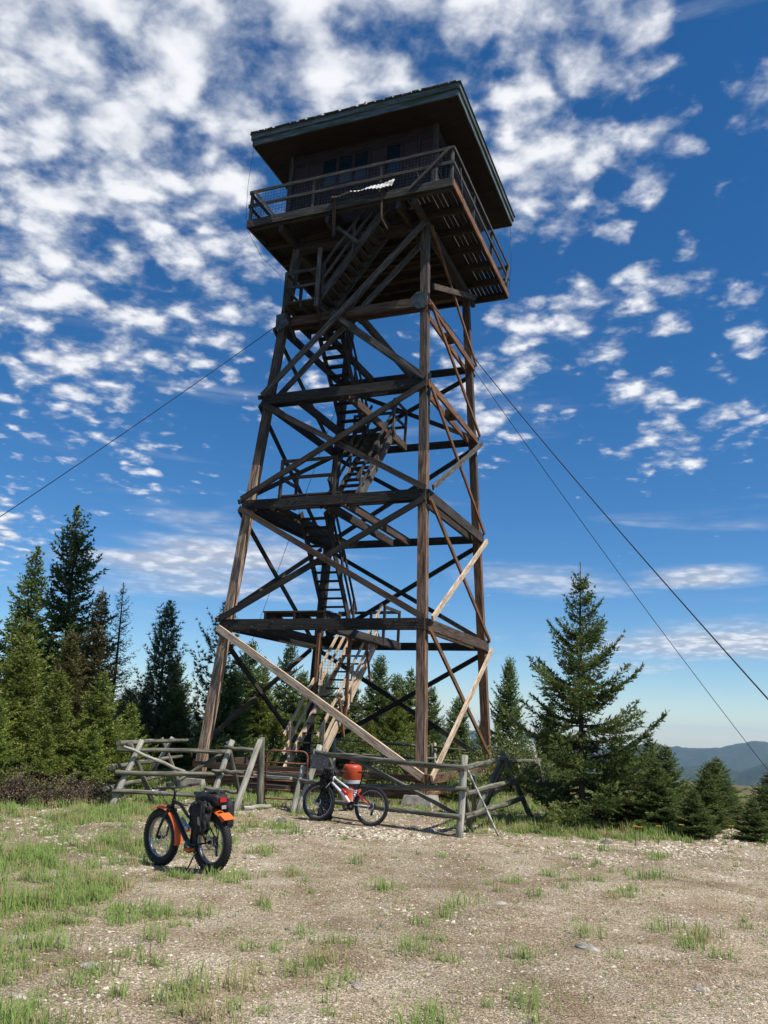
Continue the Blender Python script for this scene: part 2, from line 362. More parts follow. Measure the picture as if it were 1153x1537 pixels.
    def build(s, name, mat, parent=None, org=(0, 0, 0)):
        me = bpy.data.meshes.new(name); o_ = Vector(org)
        me.from_pydata([(v[0] - o_[0], v[1] - o_[1], v[2] - o_[2]) for v in s.v], [], s.f)
        ul = me.uv_layers.new(name='UVMap'); fl = [c for u in s.uv for p in u for c in p]
        ul.data.foreach_set('uv', fl)
        me.polygons.foreach_set('use_smooth', s.sm)
        me.materials.append(mat); me.update()
        o = bpy.data.objects.new(name, me); COL.objects.link(o)
        if parent: o.parent = parent
        return o
def tag(o, label=None, cat=None, group=None, kind=None):
    if label: o['label'] = label
    if cat: o['category'] = cat
    if group: o['group'] = group
    if kind: o['kind'] = kind
    return o
def thing(name, loc, label, cat, group=None, rot=(0, 0, 0)):
    o = bpy.data.objects.new(name, None); COL.objects.link(o); o.location = loc; o.rotation_euler = rot
    o.empty_display_size = .2
    return tag(o, label, cat, group)

# ------------------------------------------------------------------ ground and hills: one sheet
def vnoise(x, y, seed=0):
    x = np.asarray(x, float); y = np.asarray(y, float)
    xi = np.floor(x).astype(np.int64); yi = np.floor(y).astype(np.int64); fx = x - xi; fy = y - yi
    fx = fx * fx * (3 - 2 * fx); fy = fy * fy * (3 - 2 * fy)
    def h(a, b):
        v = (a * 374761393 + b * 668265263 + seed * 1442695041) & 0x7fffffff
        v = ((v ^ (v >> 13)) * 1274126177) & 0x7fffffff
        return ((v ^ (v >> 16)) & 0xffff) / 65535.0
    return (h(xi, yi) * (1 - fx) + h(xi + 1, yi) * fx) * (1 - fy) + (h(xi, yi + 1) * (1 - fx) + h(xi + 1, yi + 1) * fx) * fy
def fbm(x, y, o=4, seed=0):
    s = 0; a = .5
    for i in range(o): s = s + a * vnoise(x * 2 ** i, y * 2 ** i, seed + i); a *= .5
    return s
def sstep(x, a, b):
    t = np.clip((x - a) / (b - a), 0, 1); return t * t * (3 - 2 * t)
def height(x, y):
    x = np.asarray(x, float); y = np.asarray(y, float)
    r = np.hypot(x, y); rc = np.hypot(x + 1, (y - 15) * .95)
    az = np.degrees(np.arctan2(x, y))
    h = (fbm(x * 1.3, y * 1.3, 4, 3) - .47) * .07
    h = h - .07 * np.exp(-(((x + 3.0) / 1.2) ** 2 + ((y - 12.4) / 1.0) ** 2))
    drop = sstep(rc, 24, 900); near = sstep(rc, 22, 60)
    h = h - near * np.clip((rc - 22) * .16, 0, 6) - drop * 420
    # ridges
    f = sstep(r, 900, 3000)
    rid = 0
    def ridge(r0, wd, top): return top * np.exp(-((r - r0) / wd) ** 2)
    u = az / 6.0
    rid = ridge(3400 + 900 * fbm(u, u * 0, 3, 9), 900, 1) * (190 + 230 * (fbm(u * 2.2 + 4, u * 0 + 1, 4, 21) - .45)) 
    rid = rid + ridge(6200, 1200, 1) * (245 + 160 * (fbm(u * 1.7 + 9, u * 0 + 3, 5, 31) - .45) + 0 * az)
    rid = rid + ridge(10500, 1700, 1) * (330 + 190 * (fbm(u * 1.5 + 2, u * 0 + 7, 5, 41) - .45) + 150 * sstep(-az, 4, 16))
    det = (fbm(x / 420, y / 420, 5, 77) - .47) * 190 * f
    return h + (rid + det) * f
def H1(x, y): return float(height(np.array([x]), np.array([y]))[0])
angs = np.concatenate([np.linspace(-34, 34, 560), np.linspace(34, 326, 90)[1:-1]])
rad = [0.4]
while rad[-1] < 15200: rad.append(rad[-1] * (1.019 if rad[-1] < 60 else 1.035))
rad = np.array(rad); na, nr = len(angs), len(rad)
A_, R2 = np.meshgrid(np.radians(angs), rad)
X = (R2 * np.sin(A_)).ravel(); Y = (R2 * np.cos(A_)).ravel(); Z = height(X, Y)
V = np.stack([X, Y, Z], 1); V = np.vstack([V, [[0, 0, float(height(0., 0.))]]])
i0 = np.arange(nr - 1)[:, None] * na; j0 = np.arange(na)[None, :]; j1 = (j0 + 1) % na
Q = np.stack([i0 + j0, i0 + j1, i0 + na + j1, i0 + na + j0], -1).reshape(-1, 4)[:, ::-1]
# ground material
mt, nt, b = mat_base('hilltop_ground')
oc = N(nt, 'ShaderNodeTexCoord').outputs['Object']
def gn(s, d=6.0, r=.6, off=(0, 0, 0)):
    return N(nt, 'ShaderNodeTexNoise', {'Vector': N(nt, 'ShaderNodeMapping', {'Vector': oc, 'Location': off}).outputs[0], 'Scale': s, 'Detail': d, 'Roughness': r}).outputs[0]
soil = ramp(nt, gn(1.1), [(.35, (.31, .235, .155)), (.5, (.44, .36, .26)), (.66, (.53, .455, .35))])
grit = ramp(nt, gn(55, 3, .7), [(.36, (.45, .44, .43)), (.5, (.95, .95, .95)), (.66, (1.6, 1.58, 1.54))])
soil = N(nt, 'ShaderNodeMixRGB', {0: 1.0, 1: soil, 2: grit}, blend_type='MULTIPLY').outputs[0]
wear = ramp(nt, gn(.38, 5, .6, (3, 8, 0)), [(.36, (.84, .82, .79)), (.52, (1.07, 1.06, 1.04)), (.68, (1.25, 1.24, 1.22))])
soil = N(nt, 'ShaderNodeMixRGB', {0: 1.0, 1: soil, 2: wear}, blend_type='MULTIPLY').outputs[0]
vr = N(nt, 'ShaderNodeTexVoronoi', {'Vector': N(nt, 'ShaderNodeMapping', {'Vector': oc, 'Scale': (1, 1, .3)}).outputs[0], 'Scale': 34.0, 'Randomness': 1.0})
st = N(nt, 'ShaderNodeMapRange', {0: vr.outputs['Distance'], 1: .30, 2: .18}).outputs[0]
vsel = N(nt, 'ShaderNodeSeparateColor', {0: vr.outputs['Color']})
sel = N(nt, 'ShaderNodeMath', {0: vsel.outputs[0], 1: .50}, operation='GREATER_THAN').outputs[0]
vr2 = N(nt, 'ShaderNodeTexVoronoi', {'Vector': oc, 'Scale': 85.0, 'Randomness': 1.0})
s2 = N(nt, 'ShaderNodeSeparateColor', {0: vr2.outputs['Color']})
tiny = ramp(nt, s2.outputs[0], [(0, (.40, .38, .36)), (.45, (.85, .84, .82)), (.8, (1.15, 1.13, 1.1)), (1, (1.9, 1.88, 1.85))])
soil = N(nt, 'ShaderNodeMixRGB', {0: .8, 1: soil, 2: tiny}, blend_type='MULTIPLY').outputs[0]
stc = ramp(nt, vsel.outputs[1], [(0, (.20, .16, .12)), (.5, (.45, .39, .31)), (1, (.64, .60, .52))])
soil = N(nt, 'ShaderNodeMixRGB', {0: N(nt, 'ShaderNodeMath', {0: st, 1: sel}, operation='MULTIPLY').outputs[0], 1: soil, 2: stc}).outputs[0]
spx = N(nt, 'ShaderNodeSeparateXYZ', {0: oc})
dist = N(nt, 'ShaderNodeVectorMath', {0: oc}, operation='LENGTH').outputs['Value']
left = N(nt, 'ShaderNodeMapRange', {0: N(nt, 'ShaderNodeMath', {0: spx.outputs[0], 1: N(nt, 'ShaderNodeMath', {0: gn(.55), 1: 4.5}, operation='MULTIPLY').outputs[0]}, operation='ADD').outputs[0], 1: -.1, 2: -2.6}).outputs[0]
far_ = N(nt, 'ShaderNodeMapRange', {0: dist, 1: 18.0, 2: 23.0}).outputs[0]
gmask = N(nt, 'ShaderNodeMath', {0: N(nt, 'ShaderNodeMath', {0: left, 1: .30}, operation='MULTIPLY').outputs[0], 1: N(nt, 'ShaderNodeMath', {0: far_, 1: .75}, operation='MULTIPLY').outputs[0]}, operation='MAXIMUM').outputs[0]
green = ramp(nt, gn(3.0), [(.35, (.06, .075, .025)), (.5, (.12, .12, .045)), (.65, (.20, .17, .09))])
near_c = N(nt, 'ShaderNodeMixRGB', {0: gmask, 1: soil, 2: green}).outputs[0]
forest = ramp(nt, gn(.012, 8, .7), [(.36, (.010, .020, .012)), (.5, (.018, .034, .016)), (.66, (.05, .06, .032))])
ff = N(nt, 'ShaderNodeMapRange', {0: dist, 1: 60.0, 2: 160.0}).outputs[0]
nt.links.new(N(nt, 'ShaderNodeMixRGB', {0: ff, 1: near_c, 2: forest}).outputs[0], b.inputs['Base Color'])
b.inputs['Roughness'].default_value = .95; b.inputs['Specular IOR Level'].default_value = .1
hgt = N(nt, 'ShaderNodeMath', {0: gn(60, 4, .7), 1: N(nt, 'ShaderNodeMath', {0: st, 1: sel}, operation='MULTIPLY').outputs[0]}, operation='ADD').outputs[0]
hgt = N(nt, 'ShaderNodeMath', {0: hgt, 1: s2.outputs[1]}, operation='ADD').outputs[0]
bp = N(nt, 'ShaderNodeBump', {'Height': hgt, 'Strength': 1.0, 'Distance': .03})
nt.links.new(bp.outputs[0], b.inputs['Normal'])
ground = npmesh('ground', V, Q, mt, smooth=True)
tag(ground, 'pale gravel hilltop falling away to forested valleys and blue ridges', kind='structure')
fan = MB(); 
for j in range(24):
    a0, a1 = 2 * math.pi * j / 24, 2 * math.pi * (j + 1) / 24
    fan._add([(0, 0, 0), (.42 * math.sin(a1), .42 * math.cos(a1), 0), (.42 * math.sin(a0), .42 * math.cos(a0), 0)], [(0, 1, 2)], [[(0, 0)] * 3])
g2 = fan.build('ground_underfoot', mt); g2.location.z = H1(0, 0) + .002; g2['kind'] = 'structure'; g2['label'] = 'small patch of gravel ground right under the viewer'

# ------------------------------------------------------------------ lookout tower
TX, TY, TH = -0.573, 25.748, R_(-22.2018)
ct, st_ = math.cos(TH), math.sin(TH)
def T(lx, ly, z):
    f = z / 15
    return Vector((TX + lx * ct - ly * st_ + .2352 * f, TY + lx * st_ + ly * ct - .0936 * f, z))
def tdir(lx, ly, z=0): return Vector((lx * ct - ly * st_, lx * st_ + ly * ct, z))
ORG = Vector((TX, TY, 0))
tower = thing('fire_lookout_tower', ORG, 'tall old wooden fire lookout tower with cab on cross braced legs behind the log fence', 'lookout tower')
ZL = [.645, 4.51, 8.106, 11.53, 14.21, 16.91]
def hw(z): return 3.265 + (2.238 - 3.265) * z / 16.91
CN = {'A': (-1, -1), 'B': (1, -1), 'C': (1, 1), 'D': (-1, 1)}
def J(c, l, dz=0, off=0.0):
    z = (ZL[l] if isinstance(l, int) else l) + dz; w = hw(z) + off; x, y = CN[c]; return T(x * w, y * w, z)
def part(name, mb, mat, parent=None): return mb.build(name, M[mat], parent or tower, ORG)
LW = .235
for c in 'ABCD':
    mb = MB(); x, y = CN[c]
    upv = tdir(0, 1)
    # two spliced lengths; cab shade is put into the upper one's darker colour
    mb.beam(J(c, .22), J(c, 9.4), LW * 1.05, LW * 1.05, up=upv)
    lo = part('leg', mb, {'A': 'leg_pale', 'B': 'leg_wood', 'C': 'leg_wood_orange', 'D': 'dark_wood'}[c])
    mb = MB(); mb.beam(J(c, 9.4), J(c, 17.15), LW, LW, up=upv); part('upper_leg', mb, {'A': 'leg_shaded', 'B': 'leg_shaded', 'C': 'brown_wood', 'D': 'black_wood'}[c], lo)
    mb = MB(); p = J(c, .1)
    s0, s1 = .46, .33
    vs = [p + tdir(i * s0, j * s0, -.35) for i, j in ((-1, -1), (1, -1), (1, 1), (-1, 1))] + [p + tdir(i * s1, j * s1, .16) for i, j in ((-1, -1), (1, -1), (1, 1), (-1, 1))]
    mb._add(vs, [(0, 1, 5, 4), (1, 2, 6, 5), (2, 3, 7, 6), (3, 0, 4, 7), (4, 5, 6, 7)], [[(0, 0), (1, 0), (1, 1), (0, 1)]] * 5)
    part('footing', mb, 'concrete')
FACE = {'AB': (0, -1), 'BC': (1, 0), 'CD': (0, 1), 'DA': (-1, 0), 'DC': (0, 1), 'AD': (-1, 0)}
def along(face, c0, p0, c1, p1, w, h, off, mat, name, ext=.12):
    nx, ny = FACE[face]; n = tdir(nx, ny)
    a = p0 + n * off; b_ = p1 + n * off; d = (b_ - a).normalized()
    mb = MB(); mb.beam(a - d * ext, b_ + d * ext, w, h, up=(0, 0, 1)); return part(name, mb, mat)
def girt(face, l, mat, h=.29, outer=True, inner=False, w=.085, dz=0):
    c0, c1 = face[0], face[1]
    if outer: along(face, c0, J(c0, l, dz), c1, J(c1, l, dz), w, h, LW / 2 + w / 2 + .004, mat, 'girt')
    if inner: along(face, c0, J(c0, l, dz), c1, J(c1, l, dz), w, h * .9, -(LW / 2 + w / 2 + .004), mat, 'girt')
for l in (1, 2, 3, 4):
    girt('AB', l, 'black_wood' if l < 4 else 'brown_wood', inner=True)
    girt('DC', l, 'black_wood', h=.26)
    girt('DA', l, 'black_wood', h=.27, inner=(l in (1, 2)))
girt('BC', 1, 'brown_wood', inner=True); girt('BC', 2, 'dark_wood', inner=True); girt('BC', 3, 'orange_wood', h=.2, inner=True, w=.07); girt('BC', 4, 'orange_wood', h=.2, inner=True, w=.07)
for l in (3, 4):
    mb = MB(); p = (J('B', l) + J('C', l)) / 2; mb.beam(p - tdir(0, .18), p + tdir(0, .18), .25, .26); part('spacer_block', mb, 'dark_wood')
girt('AB', 0, 'brown_wood', h=.15, w=.10); girt('BC', 0, 'sill_log', h=.22, w=.12); girt('DC', 0, 'brown_wood', h=.22); girt('DA', 0, 'brown_wood', h=.22)
for f in ('AB', 'BC', 'DA', 'DC'):
    mb = MB(); mb.log(J(f[0], .26) + tdir(*FACE[f]) * -.02, J(f[1], .26) + tdir(*FACE[f]) * -.02, .15, .14, 10, .012); part('sill_log', mb, 'sill_log')
for f, mt_ in (('AB', 'dark_wood'), ('BC', 'dark_wood'), ('DC', 'brown_wood'), ('DA', 'dark_wood')):
    mb = MB(); mb.beam(J(f[0], 5, .1), J(f[1], 5, .1), .24, .30); part('cap_beam', mb, mt_)
def brace(face, a, b_, mat, w=.075, h=.165, layer=0, dbl=False, off=None):
    la = LW / 2 + .10 + w / 2 + layer * (w + .01) if off is None else off
    (ca, za), (cb, zb) = a, b_
    def pt(c, z, o): return J(c, z) if c in CN else T(*c[:2], c[2])
    p0 = J(ca, za) if isinstance(ca, str) else T(*ca); p1 = J(cb, zb) if isinstance(cb, str) else T(*cb)
    along(face, ca, p0, cb, p1, w, h, la, mat, 'brace', .14)
    if dbl: along(face, ca, p0, cb, p1, w, h, -la + .03, mat, 'brace', .1)
Zb = lambda l, d=0: ZL[l] + d
brace('AB', ('A', Zb(1, -.18)), ('B', Zb(0, .12)), 'new_wood', w=.10, h=.19)
brace('AB', ('A', Zb(1, .22)), ('B', Zb(2, -.22)), 'black_wood'); brace('AB', ('A', Zb(2, -.2)), ('B', Zb(1, .22)), 'brown_wood', layer=1)
brace('AB', ('A', Zb(2, .22)), ('B', Zb(3, -.2)), 'dark_wood', layer=1); brace('AB', ('A', Zb(3, -.2)), ('B', Zb(2, .22)), 'dark_wood')
brace('AB', ('A', Zb(3, .2)), ('B', Zb(5, -.1)), 'grey_wood', h=.17, dbl=True, layer=1)
mid4 = (T(0, 0, 0) - ORG)
brace('AB', ('B', Zb(3, .2)), ((-.45, -2.40, 14.15), 0), 'grey_wood', dbl=True, h=.17)
for (a, b_, mt_) in ((('A', Zb(1, -.2)), ('D', Zb(0, .3)), 'dark_wood'), (('A', Zb(0, .3)), ('D', Zb(1, -.2)), 'brown_wood'),
                     (('A', Zb(2, -.2)), ('D', Zb(1, .2)), 'dark_wood'), (('A', Zb(1, .2)), ('D', Zb(2, -.2)), 'brown_wood'),
                     (('A', Zb(3, -.2)), ('D', Zb(2, .2)), 'black_wood'), (('A', Zb(2, .2)), ('D', Zb(3, -.2)), 'dark_wood'),
                     (('A', Zb(4, -.2)), ('D', Zb(3, .2)), 'dark_wood'), (('A', Zb(3, .2)), ('D', Zb(4, -.2)), 'brown_wood')):
    brace('DA', a, b_, mt_, w=.07, h=.14, layer=0 if a[1] > b_[1] else 1)
for l in range(4):
    brace('DC', ('D', Zb(l, .2)), ('C', Zb(l + 1, -.2)), 'black_wood', w=.08, h=.15); brace('DC', ('D', Zb(l + 1, -.2)), ('C', Zb(l, .2)), 'black_wood', w=.08, h=.15, layer=1)
for (a, b_, mt_, hh, ly_) in ((('B', Zb(1, -.2)), ('C', Zb(0, .1)), 'orange_wood', .13, 0), (('C', Zb(1, -.15)), ('B', Zb(0, .1)), 'new_wood', .17, 1),
                         (('B', Zb(2, -.2)), ('C', Zb(1, .25)), 'orange_wood', .13, 0), (('C', Zb(2, -.15)), ('B', Zb(1, .2)), 'new_wood', .16, 1),
                         (('B', Zb(3, -.2)), ('C', Zb(2, .25)), 'orange_wood', .12, 0), (('C', Zb(3, -.15)), ('B', Zb(2, .25)), 'grey_wood', .15, 1),
                         (('B', Zb(4, -.15)), ('C', Zb(3, .25)), 'orange_wood', .12, 0), (('B', 16.8), ('C', Zb(4, .15)), 'orange_wood', .10, 0),
                         (('B', 14.75), ('C', 16.85), 'brown_wood', .17, 1)):
    brace('BC', a, b_, mt_, w=.06, h=hh, layer=ly_)
# floor beams carrying the stair landings, front to back
for l, xs in ((1, (-2.05, .10)), (2, (-2.0, -.30, .32)), (3, (-1.55, .10)), (4, (-1.3, .22))):
    for x in xs:
        mb = MB(); z = ZL[l] - .03; w_ = hw(z) - .02
        mb.beam(T(x, -w_, z), T(x, w_, z), .12, .25); part('floor_beam', mb, 'brown_wood' if x > 0 and l > 1 else 'dark_wood')
# steel plates on the upper joints
for c in 'AB':
    mb = MB(); s = 1 if c == 'A' else -1; p = J(c, 4) + tdir(0, -1) * (LW / 2 + .19)
    mb.poly_prism([p + tdir(-s * .12, 0, .24), p + tdir(s * .16, 0, .26), p + tdir(s * .34, 0, .10), p + tdir(s * .36, 0, -.14), p + tdir(s * .10, 0, -.30), p + tdir(-s * .12, 0, -.28)], tdir(0, .012))
    part('gusset_plate', mb, 'plate')
mb = MB(); p = J('B', 11.1); mb.beam(p + tdir(LW / 2 + .02, 0, -.75), p + tdir(LW / 2 + .02, 0, .75), .02, .1, up=tdir(1, 0)); part('splice_plate', mb, 'plate')
# bolts on the front girts and braces
mb = MB()
for l in (1, 2, 3):
    for k in range(11):
        t = rnd.uniform(-1, 1); z = ZL[l] + rnd.choice((.07, -.07)); w_ = hw(z)
        p = T(t * w_, -w_ - LW / 2 - .092, z); mb.beam(p, p + tdir(0, -.02), .035, .035)
o = part('bolt_heads', mb, 'plate'); o['kind'] = 'stuff'

# stairs
def flight(p0, p1, width_dir, width, mat_s, mat_t, mat_r, nt_, rails=True, ladder=False, rail_h=(.5, 1.0), rail_sides=(0, 1), name='stair_flight'):
    p0 = Vector(p0); p1 = Vector(p1); wd = Vector(width_dir)
    fl = bpy.data.objects.new(name, None); COL.objects.link(fl); fl.parent = tower
    d = (p1 - p0).normalized()
    for s in (0, 1):
        o_ = wd * width * s; mb = MB(); mb.beam(p0 + o_ - d * .1, p1 + o_ + d * .1, .055, .24, up=(0, 0, 1)); part('stringer', mb, mat_s, fl)
    run = Vector((d.x, d.y, 0)).normalized()
    for k in range(nt_):
        t = (k + .5) / nt_; c = p0.lerp(p1, t) + Vector((0, 0, .03))
        mb = MB(); mb.beam(c + wd * .02 + run * .0, c + wd * (width - .02), .23, .04, up=(0, 0, 1)); part('tread', mb, mat_t, fl)
    if rails:
        for s in rail_sides:
            o_ = wd * (width * s + (.05 if s else -.05))
            for hgt_ in rail_h:
                mb = MB(); mb.beam(p0 + o_ + Vector((0, 0, hgt_)) - d * .15, p1 + o_ + Vector((0, 0, hgt_)) + d * .15, .045, .09); part('handrail', mb, mat_r, fl)
            for t in (.06, .5, .94):
                c = p0.lerp(p1, t) + o_ * 1.0; mb = MB(); mb.beam(c + Vector((0, 0, -.1)), c + Vector((0, 0, rail_h[-1] + .04)), .05, .09, up=run); part('rail_post', mb, mat_s, fl)
    return fl
WX = tdir(1, 0)
flight(T(-.95, -2.55, .62), T(-.95, 1.35, 4.60), WX, .92, 'new_wood', 'dark_wood', 'new_wood', 15)
for (x, z0p) in ((.06, 1.95), (-.98, 2.6)):
    mb = MB(); mb.beam(T(x, -1.05, z0p), T(x, -1.05, 4.5), .09, .09, up=tdir(0, 1)); part('support_post', mb, 'orange_wood')
for (xa, ya, za, zb) in ((.09, .1, 3.2, 4.4), (.09, -1.6, 1.5, 2.6)):
    mb = MB(); mb.beam(T(xa, ya, zb), T(xa, ya + .5, za), .05, .09); part('rail_strut', mb, 'orange_wood')
mb = MB()
for k in range(11): mb.beam(T(-.93 + .092 * k, -.95, 2.35), T(-.93 + .092 * k, -.95, 4.1), .006, .006)
for k in range(18): mb.beam(T(-.95, -.95, 2.35 + .1 * k), T(.02, -.95, 2.35 + .1 * k), .006, .006)
for x in (-.95, .0): mb.beam(T(x, -.95, 2.2), T(x, -.95, 4.3), .03, .03)
o = part('wire_gate', mb, 'wire'); o['kind'] = 'stuff'
flight(T(-1.75, 1.25, 4.62), T(-1.75, -1.35, 8.12), WX, .86, 'dark_wood', 'black_wood', 'dark_wood', 14, rail_sides=(1,))
flight(T(-.70, -1.55, 8.22), T(-.70, 1.25, 11.6), WX, .86, 'grey_wood', 'dark_wood', 'dark_wood', 13)
flight(T(-1.70, 1.15, 11.62), T(-1.70, -1.25, 14.3), WX, .80, 'dark_wood', 'black_wood', 'dark_wood', 11, rail_sides=(1,))
f5 = flight(T(-.92, -2.95, 14.62), T(1.25, -2.95, 17.5), tdir(0, 1), .86, 'rim_wood', 'rim_wood', 'rim_wood', 12, rail_sides=(0,))
mb = MB(); mb.beam(T(-.42, -3.06, 16.98), T(.36, -3.06, 16.28), .03, .11); part('tie_board', mb, 'grey_wood', f5)
mb = MB(); mb.beam(T(-.75, -2.02, 14.1), T(1.35, -2.02, 16.6), .05, .09); part('under_brace', mb, 'rim_wood', f5)

def landing(x0, x1, y0, y1, z, mat='dark_wood', plank_dir='x', joists=3, name='landing'):
    ld = bpy.data.objects.new(name, None); COL.objects.link(ld); ld.parent = tower
    n = max(2, int((y1 - y0) / .17)); s = (y1 - y0) / n
    for k in range(n):
        y = y0 + s * (k + .5); mb = MB(); mb.beam(T(x0, y, z + rnd.uniform(-.004, .004)), T(x1 + rnd.uniform(-.03, .03), y, z), s - .018, .045); part('plank', mb, mat, ld)
    for k in range(joists):
        x = x0 + .08 + (x1 - x0 - .16) * k / (joists - 1); mb = MB(); mb.beam(T(x, y0, z - .12), T(x, y1, z - .12), .06, .17); part('joist', mb, mat, ld)
    return ld
def railing(ld, pts, z, hs=(.5, 1.0), mat='dark_wood', drop=.15, skip=()):
    for i, (x, y) in enumerate(pts):
        mb = MB(); mb.beam(T(x, y, z - drop), T(x, y, z + hs[-1] + .05), .08, .08, up=tdir(0, 1)); part('rail_post', mb, mat, ld)
    for i in range(len(pts) - 1):
        if i in skip: continue
        for h_ in hs:
            mb = MB(); mb.beam(T(*pts[i], z + h_), T(*pts[i + 1], z + h_), .045, .10); part('rail', mb, mat, ld)
l1 = landing(-2.0, .06, -2.75, -1.7, 4.92, 'dark_wood')
l1b = landing(-2.2, .15, 1.3, 2.75, 4.62, 'dark_wood'); railing(l1b, [(.15, 1.35), (.15, 2.7), (-.9, 2.72), (-2.1, 2.72)], 4.62)
l2 = landing(-2.0, 0.02, -2.52, -1.5, 8.46, 'brown_wood'); railing(l2, [(-.12, -2.5), (-1.93, -2.5), (-1.93, -1.5)], 8.46, hs=(.55, 1.08), mat='brown_wood')
l3b = landing(-2.0, .15, 1.2, 2.45, 11.62, 'dark_wood'); railing(l3b, [(.12, 1.25), (.12, 2.42), (-1.9, 2.42)], 11.62, hs=(.6, 1.2))
l3 = landing(-2.1, -.2, -2.4, -1.8, 11.86, 'brown_wood')
l4 = landing(-2.1, -.3, -2.35, -1.25, 14.4, 'dark_wood')
l5 = landing(-2.1, -.9, -3.05, -2.0, 14.62, 'rim_wood'); railing(l5, [(-.92, -3.05), (-2.08, -3.05), (-2.08, -2.05)], 14.62, hs=(.5, 1.02), mat='rim_wood', drop=.3)
mb = MB(); mb.beam(T(-.90, -3.12, 14.3), T(-.92, -3.12, 16.3), .14, .05, up=tdir(0, 1)); part('end_board', mb, 'grey_wood', l5)
for xa in (-2.05, -1.0):
    mb = MB(); mb.beam(T(xa, -2.95, 14.45), T(xa, -2.2, 13.75), .07, .12); part('knee_brace', mb, 'dark_wood', l5)
# step platform of stacked planks at the foot of the stairs
st0 = bpy.data.objects.new('entry_step', None); COL.objects.link(st0); st0.parent = tower
for k, (z, y0_, ln) in enumerate(((.52, -3.25, 1.25), (.56, -3.0, 1.15), (.45, -3.45, 1.1), (.22, -3.75, 1.15))):
    mb = MB(); mb.beam(T(-1.35, y0_, z), T(-1.35 + ln, y0_, z), .27, .07 if k < 3 else .12); part('plank', mb, 'log_pale' if k < 3 else 'dark_wood', st0)
mb = MB(); mb.beam(T(-1.3, -3.1, .0), T(-1.3, -3.1, .5), .12, .3); mb.beam(T(-.3, -3.1, .0), T(-.3, -3.1, .5), .12, .3); part('support', mb, 'sill_log', st0)

# catwalk
CW, ZD = 3.45, 17.56
cw = bpy.data.objects.new('catwalk', None); COL.objects.link(cw); cw.parent = tower
for y0_, k in zip(np.linspace(-3.36, 3.36, 7), range(7)):
    if k in (1,):      # cut round the stair opening
        for xa, xb in ((-3.4, -.55), (1.7, 3.4)):
            mb = MB(); mb.beam(T(xa, y0_, 17.36), T(xb, y0_, 17.36), .09, .26); part('joist', mb, 'dark_wood', cw)
    else:
        mb = MB(); mb.beam(T(-3.42, y0_, 17.36), T(3.42, y0_, 17.36), .09, .26); part('joist', mb, 'dark_wood', cw)
for x in (-2.25, 2.25, -.62, 1.75):
    y1_ = 3.2 if abs(x) > 2 else -1.0
    mb = MB(); mb.beam(T(x, -3.4, 17.10), T(x, y1_, 17.10), .14, .24); part('bearer', mb, 'dark_wood', cw)
nb = 44; sx = 6.86 / nb
for k in range(nb):
    x = -3.43 + sx * (k + .5); g = .014 + (.012 if x > 2.0 else 0)
    if abs(x) > 2.56: segs = [(-3.42, 3.42)]
    else:
        segs = [(-3.42, -2.56), (2.56, 3.42)]
        if -.5 < x < 1.65: segs = [(-3.42, -3.30), (2.56, 3.42)]
    for a, b_ in segs:
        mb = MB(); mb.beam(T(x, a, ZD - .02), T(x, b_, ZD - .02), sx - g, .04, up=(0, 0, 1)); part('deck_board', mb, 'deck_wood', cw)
for (a, b_, mt_) in (((-1, -1), (1, -1), 'rim_wood'), ((1, -1), (1, 1), 'orange_wood'), ((1, 1), (-1, 1), 'rim_wood'), ((-1, 1), (-1, -1), 'rim_wood')):
    q = CW + .03; n = ((a[0] + b_[0]) / 2, (a[1] + b_[1]) / 2)
    mb = MB(); mb.beam(T(a[0] * q, a[1] * q, 17.44), T(b_[0] * q, b_[1] * q, 17.44), .05, .27 if n[1] else .24); part('rim_board', mb, mt_, cw)
RP = [-3.42, -1.15, 1.15, 3.42]
def rpost(x, y, mat='rim_wood'):
    mb = MB(); mb.beam(T(x, y, 17.45), T(x, y, 18.64), .085, .085, up=tdir(0, 1)); part('rail_post', mb, mat, cw)
for v in RP:
    rpost(v, -3.43, 'grey_wood'); rpost(v, 3.43)
for v in RP[1:-1]: rpost(-3.43, v); rpost(3.43, v)
for (a, b_) in (((-1, -1), (1, -1)), ((1, -1), (1, 1)), ((1, 1), (-1, 1)), ((-1, 1), (-1, -1))):
    q = CW + .035
    for h_ in (18.10, 18.60):
        mb = MB(); mb.beam(T(a[0] * q, a[1] * q, h_), T(b_[0] * q, b_[1] * q, h_), .045, .10); part('rail', mb, 'rim_wood', cw)
for pts in (((-3.3, 18.6), (-2.45, 17.50)), ((3.38, 18.6), (2.1, 17.42)), ((-3.1, 18.35), (-2.6, 17.7))):
    (xa, za), (xb, zb) = pts; mb = MB(); mb.beam(T(xa, -3.54, za), T(xb, -3.54, zb), .04, .09); part('rail_brace', mb, 'grey_wood', cw)
mb = MB(); mb.beam(T(3.54, 3.3, 18.55), T(3.54, 2.85, 17.6), .04, .09); part('rail_brace', mb, 'grey_wood', cw)
# wire mesh infill
mb = MB()
for s_ in range(4):
    for k in range(62):
        t = -3.4 + k * .11
        a = (t, -3.4) if s_ == 0 else (3.4, t) if s_ == 1 else (t, 3.4) if s_ == 2 else (-3.4, t)
        mb.beam(T(*a, 17.58), T(*a, 18.58), .007, .007)
    for k in range(9):
        z = 17.64 + k * .11; q = 3.4
        e = (((-q, -q), (q, -q)), ((q, -q), (q, q)), ((q, q), (-q, q)), ((-q, q), (-q, -q)))[s_]
        mb.beam(T(*e[0], z), T(*e[1], z), .007, .007)
o = part('wire_mesh', mb, 'wire', cw); o['kind'] = 'stuff'
